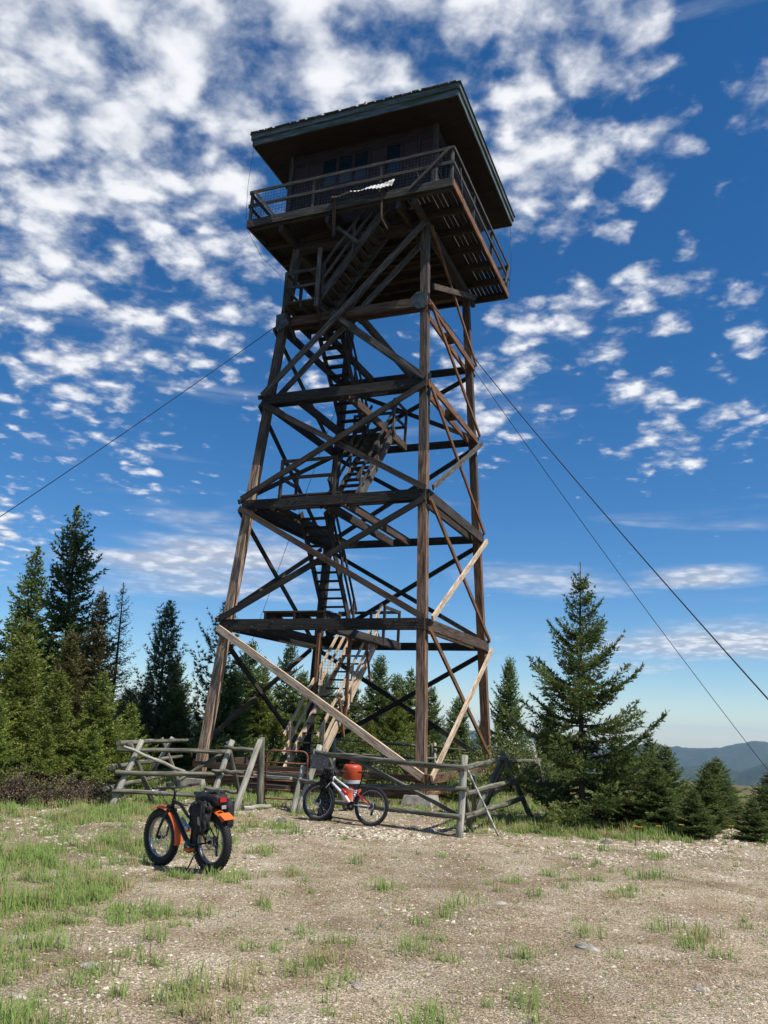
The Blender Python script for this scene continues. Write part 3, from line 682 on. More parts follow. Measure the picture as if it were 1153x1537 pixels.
# corrugated sheet hanging over the front rim
mb = MB(); cols = 34
for k in range(cols):
    x0_, x1_ = -.42 + 2.06 * k / cols, -.42 + 2.06 * (k + 1) / cols
    def sp(x, v, kk):
        w_ = .025 * (1 if kk % 2 else -1); top = 17.72 + (x + .42) * .10; 
        return T(x, -3.50 - .22 * v + w_ * .5, top - v * (.12 + .26 * max(0, (x - .2) / 1.44)) + .02 * math.sin(x * 9) + w_)
    mb._add([sp(x0_, 0, k), sp(x1_, 0, k + 1), sp(x1_, 1, k + 1), sp(x0_, 1, k)], [(3, 2, 1, 0)], [[(0, 0), (1, 0), (1, 1), (0, 1)]])
part('hanging_sheet', mb, 'sheet', cw)
for (xa, za, xb, zb) in ((-.39, 17.6, -.32, 16.35), (-.33, 17.6, -.27, 16.4), (1.22, 17.75, 1.28, 16.7), (1.28, 16.7, 1.5, 16.25)):
    mb = MB(); mb.beam(T(xa, -3.52, za), T(xb, -3.5, zb), .035, .05); part('hanging_stick', mb, 'brown_wood', cw)
for (x, y, z0, z1) in ((-3.52, -3.52, 20.3, 17.5), (3.5, 3.5, 20.3, 17.6)):
    mb = MB(); mb.tube([T(x, y, z0), T(x * 1.02, y, (z0 + z1) / 2), T(x, y, z1)], .007, 4); part('ground_wire', mb, 'cable', cw)
mb = MB(); mb.tube([T(-3.5, -3.45, 17.3), T(-3.35, -2.6, 16.7), T(-3.0, -1.7, 16.4), T(-2.5, -1.9, 16.6)], .008, 4); part('ground_wire', mb, 'cable', cw)
mb = MB(); mb.tube([T(1.9, -3.5, 18.35), T(2.35, -3.5, 18.0), T(2.5, -3.5, 17.5)], .008, 4); part('ground_wire', mb, 'cable', cw)
mb = MB(); mb.tube([T(3.52, -2.9, 18.3), T(3.54, -2.6, 17.3), T(3.56, -2.4, 16.5)], .008, 4); part('ground_wire', mb, 'cable', cw)

# cab
cab = bpy.data.objects.new('cab', None); COL.objects.link(cab); cab.parent = tower
CB = 2.55
mb = MB(); mb.beam(T(-CB, 0, 17.5), T(CB, 0, 17.5), 2 * CB, .10); part('cab_floor', mb, 'deck_wood', cab)
for k in range(8):
    y = -2.3 + k * .66
    if -2.0 > y and False: continue
    mb = MB(); mb.beam(T(-2.2, y, 17.32), T(2.2, y, 17.32), .06, .22); part('floor_joist', mb, 'brown_wood' if k == 4 else 'dark_wood', cab)
SIDES = [((-CB, -CB), (CB, -CB), (0, -1)), ((CB, -CB), (CB, CB), (1, 0)), ((CB, CB), (-CB, CB), (0, 1)), ((-CB, CB), (-CB, -CB), (-1, 0))]
def on(side, t, off, z):
    a, b_, n = SIDES[side]; return T(a[0] + (b_[0] - a[0]) * t + n[0] * off, a[1] + (b_[1] - a[1]) * t + n[1] * off, z)
for s_ in range(4):
    # siding below the windows: upright boards
    nbd = 26
    for k in range(nbd):
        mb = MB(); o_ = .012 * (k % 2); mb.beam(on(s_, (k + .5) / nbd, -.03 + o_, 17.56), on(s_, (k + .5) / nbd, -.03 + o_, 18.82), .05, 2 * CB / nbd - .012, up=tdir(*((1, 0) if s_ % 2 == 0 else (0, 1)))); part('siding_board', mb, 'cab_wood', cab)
    mb = MB(); mb.beam(on(s_, 0, -.10, 18.2), on(s_, 1, -.10, 18.2), .03, 1.3); part('inner_wall', mb, 'cab_wood', cab)
    mb = MB(); mb.beam(on(s_, 0, -.02, 18.88), on(s_, 1, -.02, 18.88), .12, .10); part('window_sill', mb, 'cab_wood', cab)
    mb = MB(); mb.beam(on(s_, 0, -.03, 20.22), on(s_, 1, -.03, 20.22), .10, .36); part('wall_head', mb, 'cab_wood', cab)
    nw = 9
    for k in range(nw):
        t0, t1 = (k + .04) / nw, (k + .96) / nw; tm = (t0 + t1) / 2
        mb = MB()
        for (ta, za, tb, zb) in ((t0, 18.94, t0, 20.03), (t1, 18.94, t1, 20.03)):
            mb.beam(on(s_, ta, -.02, za), on(s_, tb, -.02, zb), .06, .06, up=tdir(*SIDES[s_][2]))
        mb.beam(on(s_, t0, -.023, 18.97), on(s_, t1, -.023, 18.97), .055, .055); mb.beam(on(s_, t0, -.023, 20.0), on(s_, t1, -.023, 20.0), .055, .055)
        fr = part('window_frame', mb, 'cab_wood', cab)
        pane = k in ((2, 3, 4, 6) if s_ == 0 else (1, 2, 5, 6))
        mb = MB(); mb.beam(on(s_, t0 + .004, -.045, 19.49), on(s_, t1 - .004, -.045, 19.49), .012 if pane else .03, 1.02)
        part('window_pane' if pane else 'window_shutter', mb, 'glass' if pane else 'shutter', cab)
    mb = MB(); mb.beam(on(s_, 0, .0, 17.56), on(s_, 0, .0, 20.4), .15, .15, up=tdir(0, 1)); part('corner_post', mb, 'rim_wood' if s_ in (0, 1) else 'cab_wood', cab)

# roof
rf = bpy.data.objects.new('roof', None); COL.objects.link(rf); rf.parent = tower
RW, RZ = 3.55, 20.37
nps = 6
for k in range(nps):
    y = -RW + .03 + (2 * RW - .06) * (k + .5) / nps
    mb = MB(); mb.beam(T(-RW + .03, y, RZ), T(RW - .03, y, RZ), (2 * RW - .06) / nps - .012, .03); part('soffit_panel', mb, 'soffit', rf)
for (a, b_) in (((-1, -1), (1, -1)), ((1, -1), (1, 1)), ((1, 1), (-1, 1)), ((-1, 1), (-1, -1))):
    q = RW + .0
    mb = MB(); mb.beam(T(a[0] * q, a[1] * q, RZ + .10), T(b_[0] * q, b_[1] * q, RZ + .10), .04, .24); part('fascia_board', mb, 'fascia', rf)
    q = RW + .045
    mb = MB(); mb.beam(T(a[0] * q, a[1] * q, RZ + .30), T(b_[0] * q, b_[1] * q, RZ + .30), .045, .20); part('eave_board', mb, 'fascia', rf)
q = RW + .10; mb = MB(); z0_, z1_ = RZ + .41, RZ + 1.35
e = [T(-q, -q, z0_), T(q, -q, z0_), T(q, q, z0_), T(-q, q, z0_)]; ap = [T(-.5, 0, z1_), T(.5, 0, z1_)]
mb._add(e + ap, [(0, 1, 5, 4), (1, 2, 5), (2, 3, 4, 5), (3, 0, 4)], [[(0, 0), (1, 0), (1, 1), (0, 1)], [(0, 0), (1, 0), (1, 1)], [(0, 0), (1, 0), (1, 1), (0, 1)], [(0, 0), (1, 0), (1, 1)]])
mb._add([p - Vector((0, 0, .03)) for p in e], [(3, 2, 1, 0)], [[(0, 0)] * 4])
part('roof_covering', mb, 'roofing', rf)
for (x, y, h_) in ((-3.15, -3.5, .18), (.35, -3.3, .42)):
    mb = MB(); mb.tube([T(x, y, z0_ - .03), T(x, y, z0_ + h_)], .03, 6); part('vent_pipe', mb, 'cable', rf)
# uneven moss and shingle edge along the eave
mb = MB()
for k in range(24):
    x = -3.6 + 7.2 * k / 24; L_ = rnd.uniform(.18, .30)
    mb.beam(T(x, -q - .01, z0_ + rnd.uniform(-.01, .02)), T(x + L_, -q - .01, z0_ + rnd.uniform(-.01, .02)), rnd.uniform(.04, .07), rnd.uniform(.02, .035))
o = part('shingle_edge', mb, 'roofing', rf); o['kind'] = 'stuff'

# guy cables
def guy(p0, az, R, label, r=.011, sag=.25, mat='cable'):
    a = R_(az); gx, gy = p0.x + math.cos(a) * R, p0.y + math.sin(a) * R; p1 = Vector((gx, gy, H1(gx, gy)))
    mb = MB(); n = 24
    pts = [p0.lerp(p1, i / n) - Vector((0, 0, sag * 4 * (i / n) * (1 - i / n))) for i in range(n + 1)]
    mb.tube(pts, r, 6); o = mb.build('guy_cable', M[mat], None, p1); o.location = p1
    return tag(o, label, 'cable', 'steel guy cables bracing the tower')
guy(J('A', 4, 0, .12), 203, 14.3, 'steel guy cable from the front left corner of the tower down to the left edge', .012)
guy(J('B', 4, .05, .15), -67, 14.0, 'thicker steel guy cable, the upper of two crossing the sky on the right', .011)
guy(J('C', 4, 0, .12), 22, 13.4, 'thin steel guy cable, the lower of two crossing the sky on the right', .011)
guy(J('D', 4, 0, .0), 113, 18, 'faint guy cable behind the left half of the tower running down to the trees', .010)

# ------------------------------------------------------------------ fences
def fence(name, label, pieces, org, group='log rails round the tower'):
    o = thing('log_fence', org, label, 'fence', group)
    for (kind, p0, p1, r0, r1, mt_) in pieces:
        mb = MB(); mb.log(p0, p1, r0 * .92, r1 * .92, 9, .016 if kind != 'buck_leg' else .006, 6); mb.build(kind, M[mt_], o, org)
    return o
def buck(cx, cy, ax, ht=1.35, sp=.55, r=.065, mt1='log_pale', mt2='log_wood'):
    a = Vector((math.cos(ax), math.sin(ax), 0)); c = Vector((cx, cy, 0))
    off = Vector((-a.y, a.x, 0)) * .07
    return [('buck_leg', c - a * sp + Vector((0, 0, -.08)) - off, c + a * sp * .28 + Vector((0, 0, ht)) - off, r * 1.1, r * .9, mt1),
            ('buck_leg', c + a * sp + Vector((0, 0, -.08)) + off, c - a * sp * .28 + Vector((0, 0, ht * .98)) + off, r, r * .85, mt2)]
FL = []
FL += [('rail', (-5.42, 18.18, 1.17), (-3.3, 19.45, 1.18), .045, .055, 'log_wood'), ('rail', (-5.36, 18.02, .72), (-3.38, 19.2, .70), .06, .05, 'log_wood'),
       ('rail', (-5.36, 17.95, .36), (-3.55, 19.05, .27), .05, .055, 'log_wood'),
       ('brace_pole', (-5.25, 18.05, 1.24), (-4.1, 18.9, .74), .035, .04, 'log_pale'), ('brace_pole', (-4.65, 18.75, .25), (-3.35, 19.6, 1.2), .045, .04, 'log_wood'),
       ('rail', (-3.35, 19.25, 1.28), (-2.62, 19.35, 1.22), .045, .055, 'log_wood'), ('rail', (-3.55, 19.1, .77), (-2.75, 19.2, .76), .045, .055, 'log_wood'), ('rail', (-3.65, 18.95, .42), (-2.95, 19.0, .36), .045, .055, 'log_wood')]
FL += [('buck_leg', (-5.40, 18.0, -.08), (-4.98, 18.45, 1.38), .075, .065, 'log_pale'), ('buck_leg', (-4.72, 19.0, .0), (-5.2, 18.35, 1.30), .06, .055, 'log_wood'),
       ('buck_leg', (-3.55, 18.95, -.08), (-3.22, 19.5, 1.42), .075, .07, 'log_pale'), ('buck_leg', (-3.0, 20.2, .0), (-3.32, 19.5, 1.38), .06, .05, 'log_wood'),
       ('buck_leg', (-2.92, 18.6, -.08), (-2.58, 19.4, 1.46), .085, .065, 'log_pale'), ('buck_leg', (-2.45, 20.1, -.05), (-2.66, 19.5, 1.3), .05, .045, 'log_wood'),
       ('loose_log', (-2.75, 18.75, .05), (-2.25, 19.4, .06), .06, .05, 'log_pale')]
fence('f', 'grey log buck fence left of the gate, behind the orange fendered bike', FL, Vector((-4, 18.8, 0)))
FS = [('rail', (-5.40, 18.2, 1.3), (-5.27, 25.0, 1.25), .065, .05, 'log_wood'), ('rail', (-5.46, 18.05, .82), (-5.4, 24.3, .80), .065, .05, 'log_wood'), ('rail', (-5.50, 17.95, .40), (-5.46, 23.3, .38), .06, .05, 'log_wood')]
FS += buck(-5.5, 22.8, .1)
fence('f', 'log side fence running back into the trees from the far left buck', FS, Vector((-5.6, 21, 0)))
FR = [('rail', (-1.35, 19.05, 1.26), (.1, 17.75, 1.22), .055, .05, 'log_wood'), ('rail', (-.95, 18.75, 1.21), (1.72, 15.98, 1.2), .05, .06, 'log_wood'),
      ('rail', (-1.75, 19.2, .66), (-.75, 18.4, .62), .05, .05, 'log_wood'), ('rail', (-.85, 18.5, .62), (1.75, 15.92, .84), .055, .055, 'log_wood'),
      ('rail', (-1.2, 18.7, .28), (1.62, 15.85, .36), .055, .05, 'log_wood'),
      ('brace_pole', (-.78, 18.7, 1.32), (1.55, 16.1, .38), .05, .04, 'log_wood')]
FR += [('buck_leg', (-1.58, 18.85, -.08), (-1.22, 19.35, 1.40), .085, .075, 'log_pale'), ('buck_leg', (-.55, 19.7, -.05), (-1.0, 18.85, 1.2), .06, .06, 'log_wood'),
       ('buck_leg', (-1.7, 18.8, -.08), (-1.55, 19.2, .95), .07, .06, 'log_pale'),
       ('buck_leg', (1.60, 15.85, -.10), (1.72, 16.2, 1.42), .075, .07, 'log_pale'), ('buck_leg', (2.15, 18.2, -.05), (1.9, 16.3, 1.1), .055, .055, 'log_wood'),
       ('buck_leg', (1.93, 16.7, -.05), (1.66, 16.28, 1.15), .06, .055, 'log_wood')]
fence('f', 'grey log rail fence right of the gate, behind the white and red mountain bike', FR, Vector((0, 17.5, 0)))
FQ = [('rail', (1.62, 16.15, 1.17), (3.02, 19.6, 1.30), .065, .055, 'log_wood'), ('rail', (1.68, 16.15, .72), (3.32, 19.5, .86), .065, .06, 'log_wood'), ('rail', (1.70, 16.0, .34), (3.36, 19.4, .46), .065, .06, 'log_wood'),
      ('rail', (2.95, 19.7, 1.22), (4.0, 20.6, 1.22), .05, .045, 'log_wood'), ('rail', (3.25, 19.75, .78), (4.1, 20.6, .74), .05, .045, 'log_wood'),
      ('brace_pole', (2.2, 18.2, .25), (2.95, 19.6, 1.28), .06, .05, 'log_wood'), ('brace_pole', (2.9, 21.4, .3), (3.9, 20.4, 1.2), .05, .05, 'log_wood')]
FQ += [('buck_leg', (3.68, 20.0, -.05), (2.92, 19.5, 1.40), .07, .06, 'log_wood'), ('buck_leg', (2.55, 20.2, -.05), (3.05, 19.75, 1.3), .06, .055, 'log_wood'),
       ('buck_leg', (4.25, 20.7, -.05), (3.9, 20.5, 1.28), .055, .05, 'log_wood')]
fence('f', 'log rails going back from the right corner buck beside the white tipped pole', FQ, Vector((2.8, 18, 0)))
FB = [('rail', (-1.6, 29.2, 1.34), (2.0, 29.0, 1.22), .045, .045, 'log_wood'), ('rail', (1.9, 29.0, 1.24), (5.4, 28.0, 1.05), .045, .045, 'log_wood'), ('rail', (-1.6, 29.1, .88), (2.1, 28.9, .86), .045, .045, 'log_wood'), ('rail', (2.0, 28.9, .84), (5.4, 27.9, .7), .045, .045, 'log_wood')]
for x in (-1.4, 2.0, 5.2): FB += buck(x, 29 - max(0, x - 2) * .3, 1.6, 1.35)
fence('f', 'far log fence across the back of the enclosure, seen through the tower legs', FB, Vector((2, 29, 0)))
o = MB().log((-2.47, 19.45, -.1), (-2.56, 19.48, 1.52), .085, .075, 10, .004).build('gate_post', M['log_wood'], None, (-2.47, 19.45, 0)); o.location = (-2.47, 19.45, 0)
tag(o, 'round upright grey gate post at the hinge side of the rusty gate', 'post')

# gate
GO = Vector((-2.42, 19.6, 0)); gate = thing('metal_gate', GO, 'small rusty tube gate with rounded corners in the log fence', 'gate')
gd = Vector((.92, .06, 0)); gz0, gz1 = .16, 1.24
mb = MB(); r_ = .14
loop = []
for (cx, cz, a0) in ((gd.length - r_, gz1 - r_, 0), (r_, gz1 - r_, 90)):
    for k in range(7):
        a = R_(a0 + 15 * k); loop.append((cx + r_ * math.cos(a), cz + r_ * math.sin(a)))
loop = [(gd.length, gz0)] + loop + [(0, gz0)]
gu = gd.normalized(); mb.tube([GO + gu * x + Vector((0, 0, z)) for x, z in loop], .021, 8); mb.build('gate_frame', M['rust'], gate, GO)
for k in range(5):
    z = gz0 + .04 + k * .195
    mb = MB(); mb.tube([GO + gu * .01 + Vector((0, 0, z)), GO + gu * (gd.length - .01) + Vector((0, 0, z - .01))], .016, 7); mb.build('gate_bar', M['rust'], gate, GO)

# sign
SO = Vector((-1.2, 18.92, .94)); sgn = thing('sign_board', SO, 'small weathered board with peeling orange marks wired to the top rail beside the gate', 'sign')
sg = MB(); sdir = Vector((.86, -.51, 0)).normalized(); sg.beam(Vector((-1.37, 18.95, 1.07)), Vector((-1.37, 18.95, 1.07)) + sdir * .46, .025, .30); sg.build('board', M['sign_face'], sgn, SO)
for t in (.07, .38):
    p = Vector((-1.37, 18.95, 1.22)) + sdir * t + Vector((0, -.03, 0)); mb = MB(); mb.beam(p, p + Vector((0, 0, .12)), .008, .03); mb.build('hanger_wire', M['silver'], sgn, SO)

# barrel
bo = thing('traffic_drum', (-.50, 20.95, -.10), 'orange plastic drum with one pale band standing behind the fence rails', 'barrel')
mb = MB(); mb.lathe([(.001, 1.04), (.17, 1.04), (.215, 1.01), (.225, .95), (.222, .70), (.215, .69)], n=24); mb.build('upper_body', M['orange_plastic'], bo)
mb = MB(); mb.lathe([(.218, .70), (.214, .52)], n=24); mb.build('pale_band', M['white_band'], bo)
mb = MB(); mb.lathe([(.215, .52), (.235, .50), (.24, .05), (.30, .04), (.30, 0)], n=24); mb.build('lower_body', M['orange_plastic'], bo)
mb = MB(); mb.tube([(-.07, 0, 1.03), (-.05, 0, 1.09), (.05, 0, 1.09), (.07, 0, 1.03)], .012, 6); mb.build('handle', M['orange_plastic'], bo)

# leaning pole
mb = MB(); mb.log((2.38, 16.3, 0.0), (1.78, 16.18, 1.16), .017, .020, 8, .004); o = mb.build('leaning_pole', M['pole_white'], None, (2.38, 16.3, 0)); o.location = (2.38, 16.3, 0)
tag(o, 'thin pale peeling stick leaning on the right corner of the log fence', 'pole')

# ------------------------------------------------------------------ bicycles
def wheel(parent, x, R, rt, rim_w, spokes, mats, knobs=0, disc=True):
    w = bpy.data.objects.new('wheel', None); COL.objects.link(w); w.parent = parent
    c = Vector((x, 0, R))
    def ring(rc, rr, sec, n=40, zs=1.0):
        mb = MB(); vs = []; fs = []
        for i in range(n):
            a = 2 * math.pi * i / n
            for j in range(sec):
                b2 = 2 * math.pi * j / sec; q = rc + rr * math.cos(b2)
                vs.append((c.x + q * math.cos(a), rr * zs * math.sin(b2), c.z + q * math.sin(a)))
        for i in range(n):
            for j in range(sec):
                i2, j2 = (i + 1) % n, (j + 1) % sec
                fs.append((i * sec + j, i * sec + j2, i2 * sec + j2, i2 * sec + j))
        mb._add(vs, fs, [[(0, 0), (1, 0), (1, 1), (0, 1)]] * len(fs), True); return mb
    ring(R - rt, rt, 10).build('tyre', M['rubber'], w)
    ring(R - 2 * rt - .008, .014, 6, zs=rim_w / .014).build('rim', M[mats[0]], w)
    if knobs:
        mb = MB()
        for i in range(knobs):
            for j, ya in enumerate((-.75, -.38, 0, .38, .75)):
                a = 2 * math.pi * (i + .5 * (j % 2)) / knobs; q = R - rt + rt * math.cos(ya) - .002
                p = Vector((c.x + q * math.cos(a), rt * math.sin(ya) * 1.02, c.z + q * math.sin(a)))
                rd = Vector((math.cos(a) * math.cos(ya), math.sin(ya), math.sin(a) * math.cos(ya)))
                mb.beam(p, p + rd * .009, .017, .012, up=(0, 1, 0))
        o = mb.build('tread_knobs', M['rubber'], w); o['kind'] = 'stuff'
    mb = MB()
    for i in range(spokes):
        a = 2 * math.pi * i / spokes; s = 1 if i % 2 else -1; a2 = a + s * .35
        q = R - 2 * rt - .01
        mb.tube([(c.x + .028 * math.cos(a2), s * .03, c.z + .028 * math.sin(a2)), (c.x + q * math.cos(a), 0, c.z + q * math.sin(a))], .0022, 3, caps=False)
    o = mb.build('spokes', M['silver'], w); o['kind'] = 'stuff'
    mb = MB(); mb.lathe([(.001, -.055), (.02, -.055), (.028, -.035), (.018, -.02), (.018, .02), (.028, .035), (.02, .055), (.001, .055)], c=tuple(c), n=12, axis='y'); mb.build('hub', M['black_metal'], w)
    if disc:
        mb = MB(); mb.lathe([(.055, .045), (.08, .045), (.08, .048), (.055, .048), (.055, .045)], c=tuple(c), n=24, axis='y'); mb.build('brake_disc', M['silver'], w)
    return w
def P(*a): return Vector(a)
# fat bike: x forward, local origin between the wheels on the ground
fa = Vector((-2.03, 11.50)); fb = Vector((-2.86, 12.22)); WB = (fb - fa).length; yaw = math.atan2(fb.y - fa.y, fb.x - fa.x)
fat = thing('bicycle', (fa.x, fa.y, H1(fa.x, fa.y) + .002), 'black fat tyre bicycle with orange fenders and black rear bags on a kickstand', 'bicycle')
slope = math.atan2(H1(fb.x, fb.y) - H1(fa.x, fa.y), WB)
fat.rotation_euler = (R_(-3), -slope, yaw)
R = .372; wheel(fat, 0, R, .054, .032, 32, ('rim_metal',), knobs=58); wheel(fat, WB, R, .054, .032, 32, ('rim_metal',), knobs=58)
def tubepart(name, pts, r, mat, parent, n=8):
    mb = MB(); mb.tube(pts, r, n); return mb.build(name, M[mat], parent)
fr = bpy.data.objects.new('frame', None); COL.objects.link(fr); fr.parent = fat
ht, hb = P(WB - .27, 0, .88), P(WB - .23, 0, .76); bb = P(.43, 0, .32); stp = P(.27, 0, .70)
tubepart('head_tube', [ht, hb], .026, 'black_metal', fr)
tubepart('top_tube', [ht - P(-.01, 0, .03), P(WB - .42, 0, .81), P(.50, 0, .66), P(.40, 0, .625), P(.28, 0, .63)], [.024, .023, .021, .02, .02], 'black_metal', fr)
tubepart('down_tube', [hb, P(WB - .33, 0, .66), P(.55, 0, .38), bb], [.03, .032, .034, .03], 'black_metal', fr)
tubepart('seat_tube', [bb, stp], .02, 'black_metal', fr)
for s in (-1, 1):
    tubepart('chain_stay', [bb + P(0, s * .05, 0), P(.25, s * .085, .33), P(0, s * .09, R)], .013, 'black_metal', fr, 6)
    tubepart('seat_stay', [stp + P(0, s * .02, -.05), P(.16, s * .08, .55), P(0, s * .09, R)], .010, 'black_metal', fr, 6)
fk = bpy.data.objects.new('fork', None); COL.objects.link(fk); fk.parent = fat
tubepart('crown', [hb + P(.01, -.075, -.03), hb + P(.01, .075, -.03)], .022, 'black_metal', fk)
for s in (-1, 1): tubepart('fork_blade', [hb + P(.01, s * .075, -.03), P(WB - .06, s * .08, .5), P(WB, s * .08, R)], [.02, .018, .013], 'black_metal', fk)
hb_ = bpy.data.objects.new('handlebar', None); COL.objects.link(hb_); hb_.parent = fat
tubepart('stem', [ht, ht + P(-.02, 0, .11), ht + P(.05, 0, .13)], .018, 'black_metal', hb_)
bc = ht + P(.05, 0, .135); pts = [bc + P(-.09, -.37, .03), bc + P(-.03, -.2, .02), bc, bc + P(-.03, .2, .02), bc + P(-.09, .37, .03)]
tubepart('bar', pts, .013, 'black_metal', hb_)
for s in (-1, 1):
    tubepart('grip', [bc + P(-.05, s * .25, .024), bc + P(-.095, s * .385, .032)], .018, 'rubber', hb_)
    tubepart('brake_lever', [bc + P(0, s * .19, .01), bc + P(.04, s * .22, -.01), bc + P(.0, s * .33, .0)], .007, 'silver', hb_, 5)
mb = MB(); mb.box(bc + P(.01, .03, .05), (.05, .10, .05)); mb.box(bc + P(.0, -.09, .045), (.04, .05, .06)); mb.build('display', M['black'], hb_)
mb = MB(); mb.lathe([(.001, -.03), (.035, -.03), (.04, .02), (.001, .03)], c=tuple(hb + P(.08, 0, .0)), n=12, axis='y'); mb.build('headlight', M['black'], fat)
sd2 = bpy.data.objects.new('saddle', None); COL.objects.link(sd2); sd2.parent = fat
tubepart('seat_post', [stp, P(.225, 0, .93)], .015, 'black_metal', sd2)
def saddle(parent, c, L_=.28, w=.16, h=.06):
    prof = [(-.5, .30, .9), (-.38, .5, 1.0), (-.15, .45, .95), (.1, .2, .75), (.35, .12, .7), (.5, .07, .55)]
    mb = MB(); vs = []; n = 10
    for (t, ww, hh) in prof:
        for j in range(n):
            a = 2 * math.pi * j / n
            vs.append(c + P(t * L_, ww * w * math.cos(a) * 1.15, h * .5 * hh * math.sin(a) + (.012 if t < -.3 else 0)))
    fs = []
    for i in range(len(prof) - 1):
        for j in range(n): fs.append((i * n + j, i * n + (j + 1) % n, (i + 1) * n + (j + 1) % n, (i + 1) * n + j))
    fs += [tuple(range(n))[::-1], tuple((len(prof) - 1) * n + j for j in range(n))]
    mb._add(vs, fs, [[(0, 0)] * len(f) for f in fs], True); return mb.build('seat_cover', M['black'], parent)
saddle(sd2, P(.235, 0, .965), .29, .19, .075)
for q_, (ya, yb) in enumerate(((.19, .02), (-.19, -.02), (.22, .0))):
    tubepart('cable_housing', [bc + P(.0, ya, .0), bc + P(.10, ya * .6, -.06 - .02 * q_), hb + P(.05, yb, .02), P(.72, yb, .60), P(.55, yb, .42)], .0045, 'black', fat, 5)
# fenders: curved channel
def fender(parent, cx, cz, rad_, a0, a1, wd, mat, name='fender'):
    mb = MB(); n = 18; sec = [(-1, -.018), (-.75, .004), (0, .014), (.75, .004), (1, -.018)]; vs = []
    for i in range(n + 1):
        a = R_(a0 + (a1 - a0) * i / n)
        for (u, dr) in sec: vs.append((cx + (rad_ + dr) * math.cos(a), u * wd / 2, cz + (rad_ + dr) * math.sin(a)))
    m_ = len(sec); fs = []
    for i in range(n):
        for j in range(m_ - 1): fs.append((i * m_ + j, i * m_ + j + 1, (i + 1) * m_ + j + 1, (i + 1) * m_ + j))
    k0 = len(vs)
    vs2 = [(x + (cx - x) * .012, y, z + (cz - z) * .012) for x, y, z in vs]
    fs2 = [tuple(k0 + q for q in f[::-1]) for f in fs]
    mb._add(vs + vs2, fs + fs2, [[(0, 0)] * 4] * (len(fs) * 2), True); return mb.build(name, M[mat], parent)
fender(fat, WB, R, R + .035, 62, 192, .125, 'orange_paint', 'front_fender')
fender(fat, 0, R, R + .035, 30, 138, .13, 'orange_paint', 'rear_fender')
fender(fat, 0, R, R + .03, 350, 392, .11, 'orange_paint', 'chain_guard')
mb = MB(); mb.box((bb.x + .12, -.11, .33), (.12, .09, .03)); mb.build('pedal', M['orange_paint'], fat)
mb = MB(); mb.box((bb.x - .15, .15, .28), (.12, .09, .03)); mb.build('pedal', M['orange_paint'], fat)
mb = MB(); mb.lathe([(.001, -.075), (.06, -.075), (.085, -.05), (.085, .05), (.06, .075), (.001, .075)], c=tuple(bb - P(.0, 0, .02)), n=18, axis='y'); mb.build('motor', M['black'], fat)
tubepart('crank', [bb + P(0, .08, 0), P(bb.x - .14, .11, .28)], .012, 'silver', fat, 6); tubepart('crank', [bb + P(0, -.08, 0), P(bb.x + .12, -.10, .33)], .012, 'silver', fat, 6)
mb = MB(); mb.lathe([(.001, -.085), (.085, -.085), (.085, -.082), (.001, -.082)], c=tuple(bb), n=24, axis='y'); mb.build('chain_ring', M['black_metal'], fat)
mb = MB()
for i, rr in enumerate((.072, .064, .056, .048, .04)): mb.lathe([(.01, -.052 - i * .005), (rr, -.052 - i * .005), (rr, -.050 - i * .005), (.01, -.050 - i * .005)], c=(0, 0, R), n=22, axis='y')
mb.build('cassette', M['black_metal'], fat)
tubepart('chain', [P(.0, -.07, R + .05), P(bb.x, -.083, bb.z + .085)], .004, 'black_metal', fat, 4)
tubepart('chain', [P(.0, -.07, R - .10), P(bb.x, -.083, bb.z - .085)], .004, 'black_metal', fat, 4)
mb = MB(); mb.beam((0, -.09, R - .03), (.02, -.09, R - .17), .02, .04); mb.lathe([(.001, -.1), (.025, -.1), (.025, -.09), (.001, -.09)], c=(.02, 0, R - .17), n=10, axis='y'); mb.build('derailleur', M['black_metal'], fat)
tubepart('kickstand', [P(.14, .10, .33), P(.20, .26, .005)], .010, 'black_metal', fat, 6)
mb = MB(); bp_ = P(.62, .0, .53); ax_ = (hb - bb).normalized(); nrm = P(-ax_.z, 0, ax_.x)
c0 = bb.lerp(hb, .42) + nrm * .075; mb.tube([c0 - ax_ * .09, c0 + ax_ * .06, c0 + ax_ * .09, c0 + ax_ * .12], [.035, .035, .022, .015], 12); mb.build('water_bottle', M['lens_clear'], fat)
mb = MB(); mb.tube([c0 - ax_ * .1, c0 - ax_ * .02], .038, 12); mb.build('bottle_cage', M['silver'], fat)
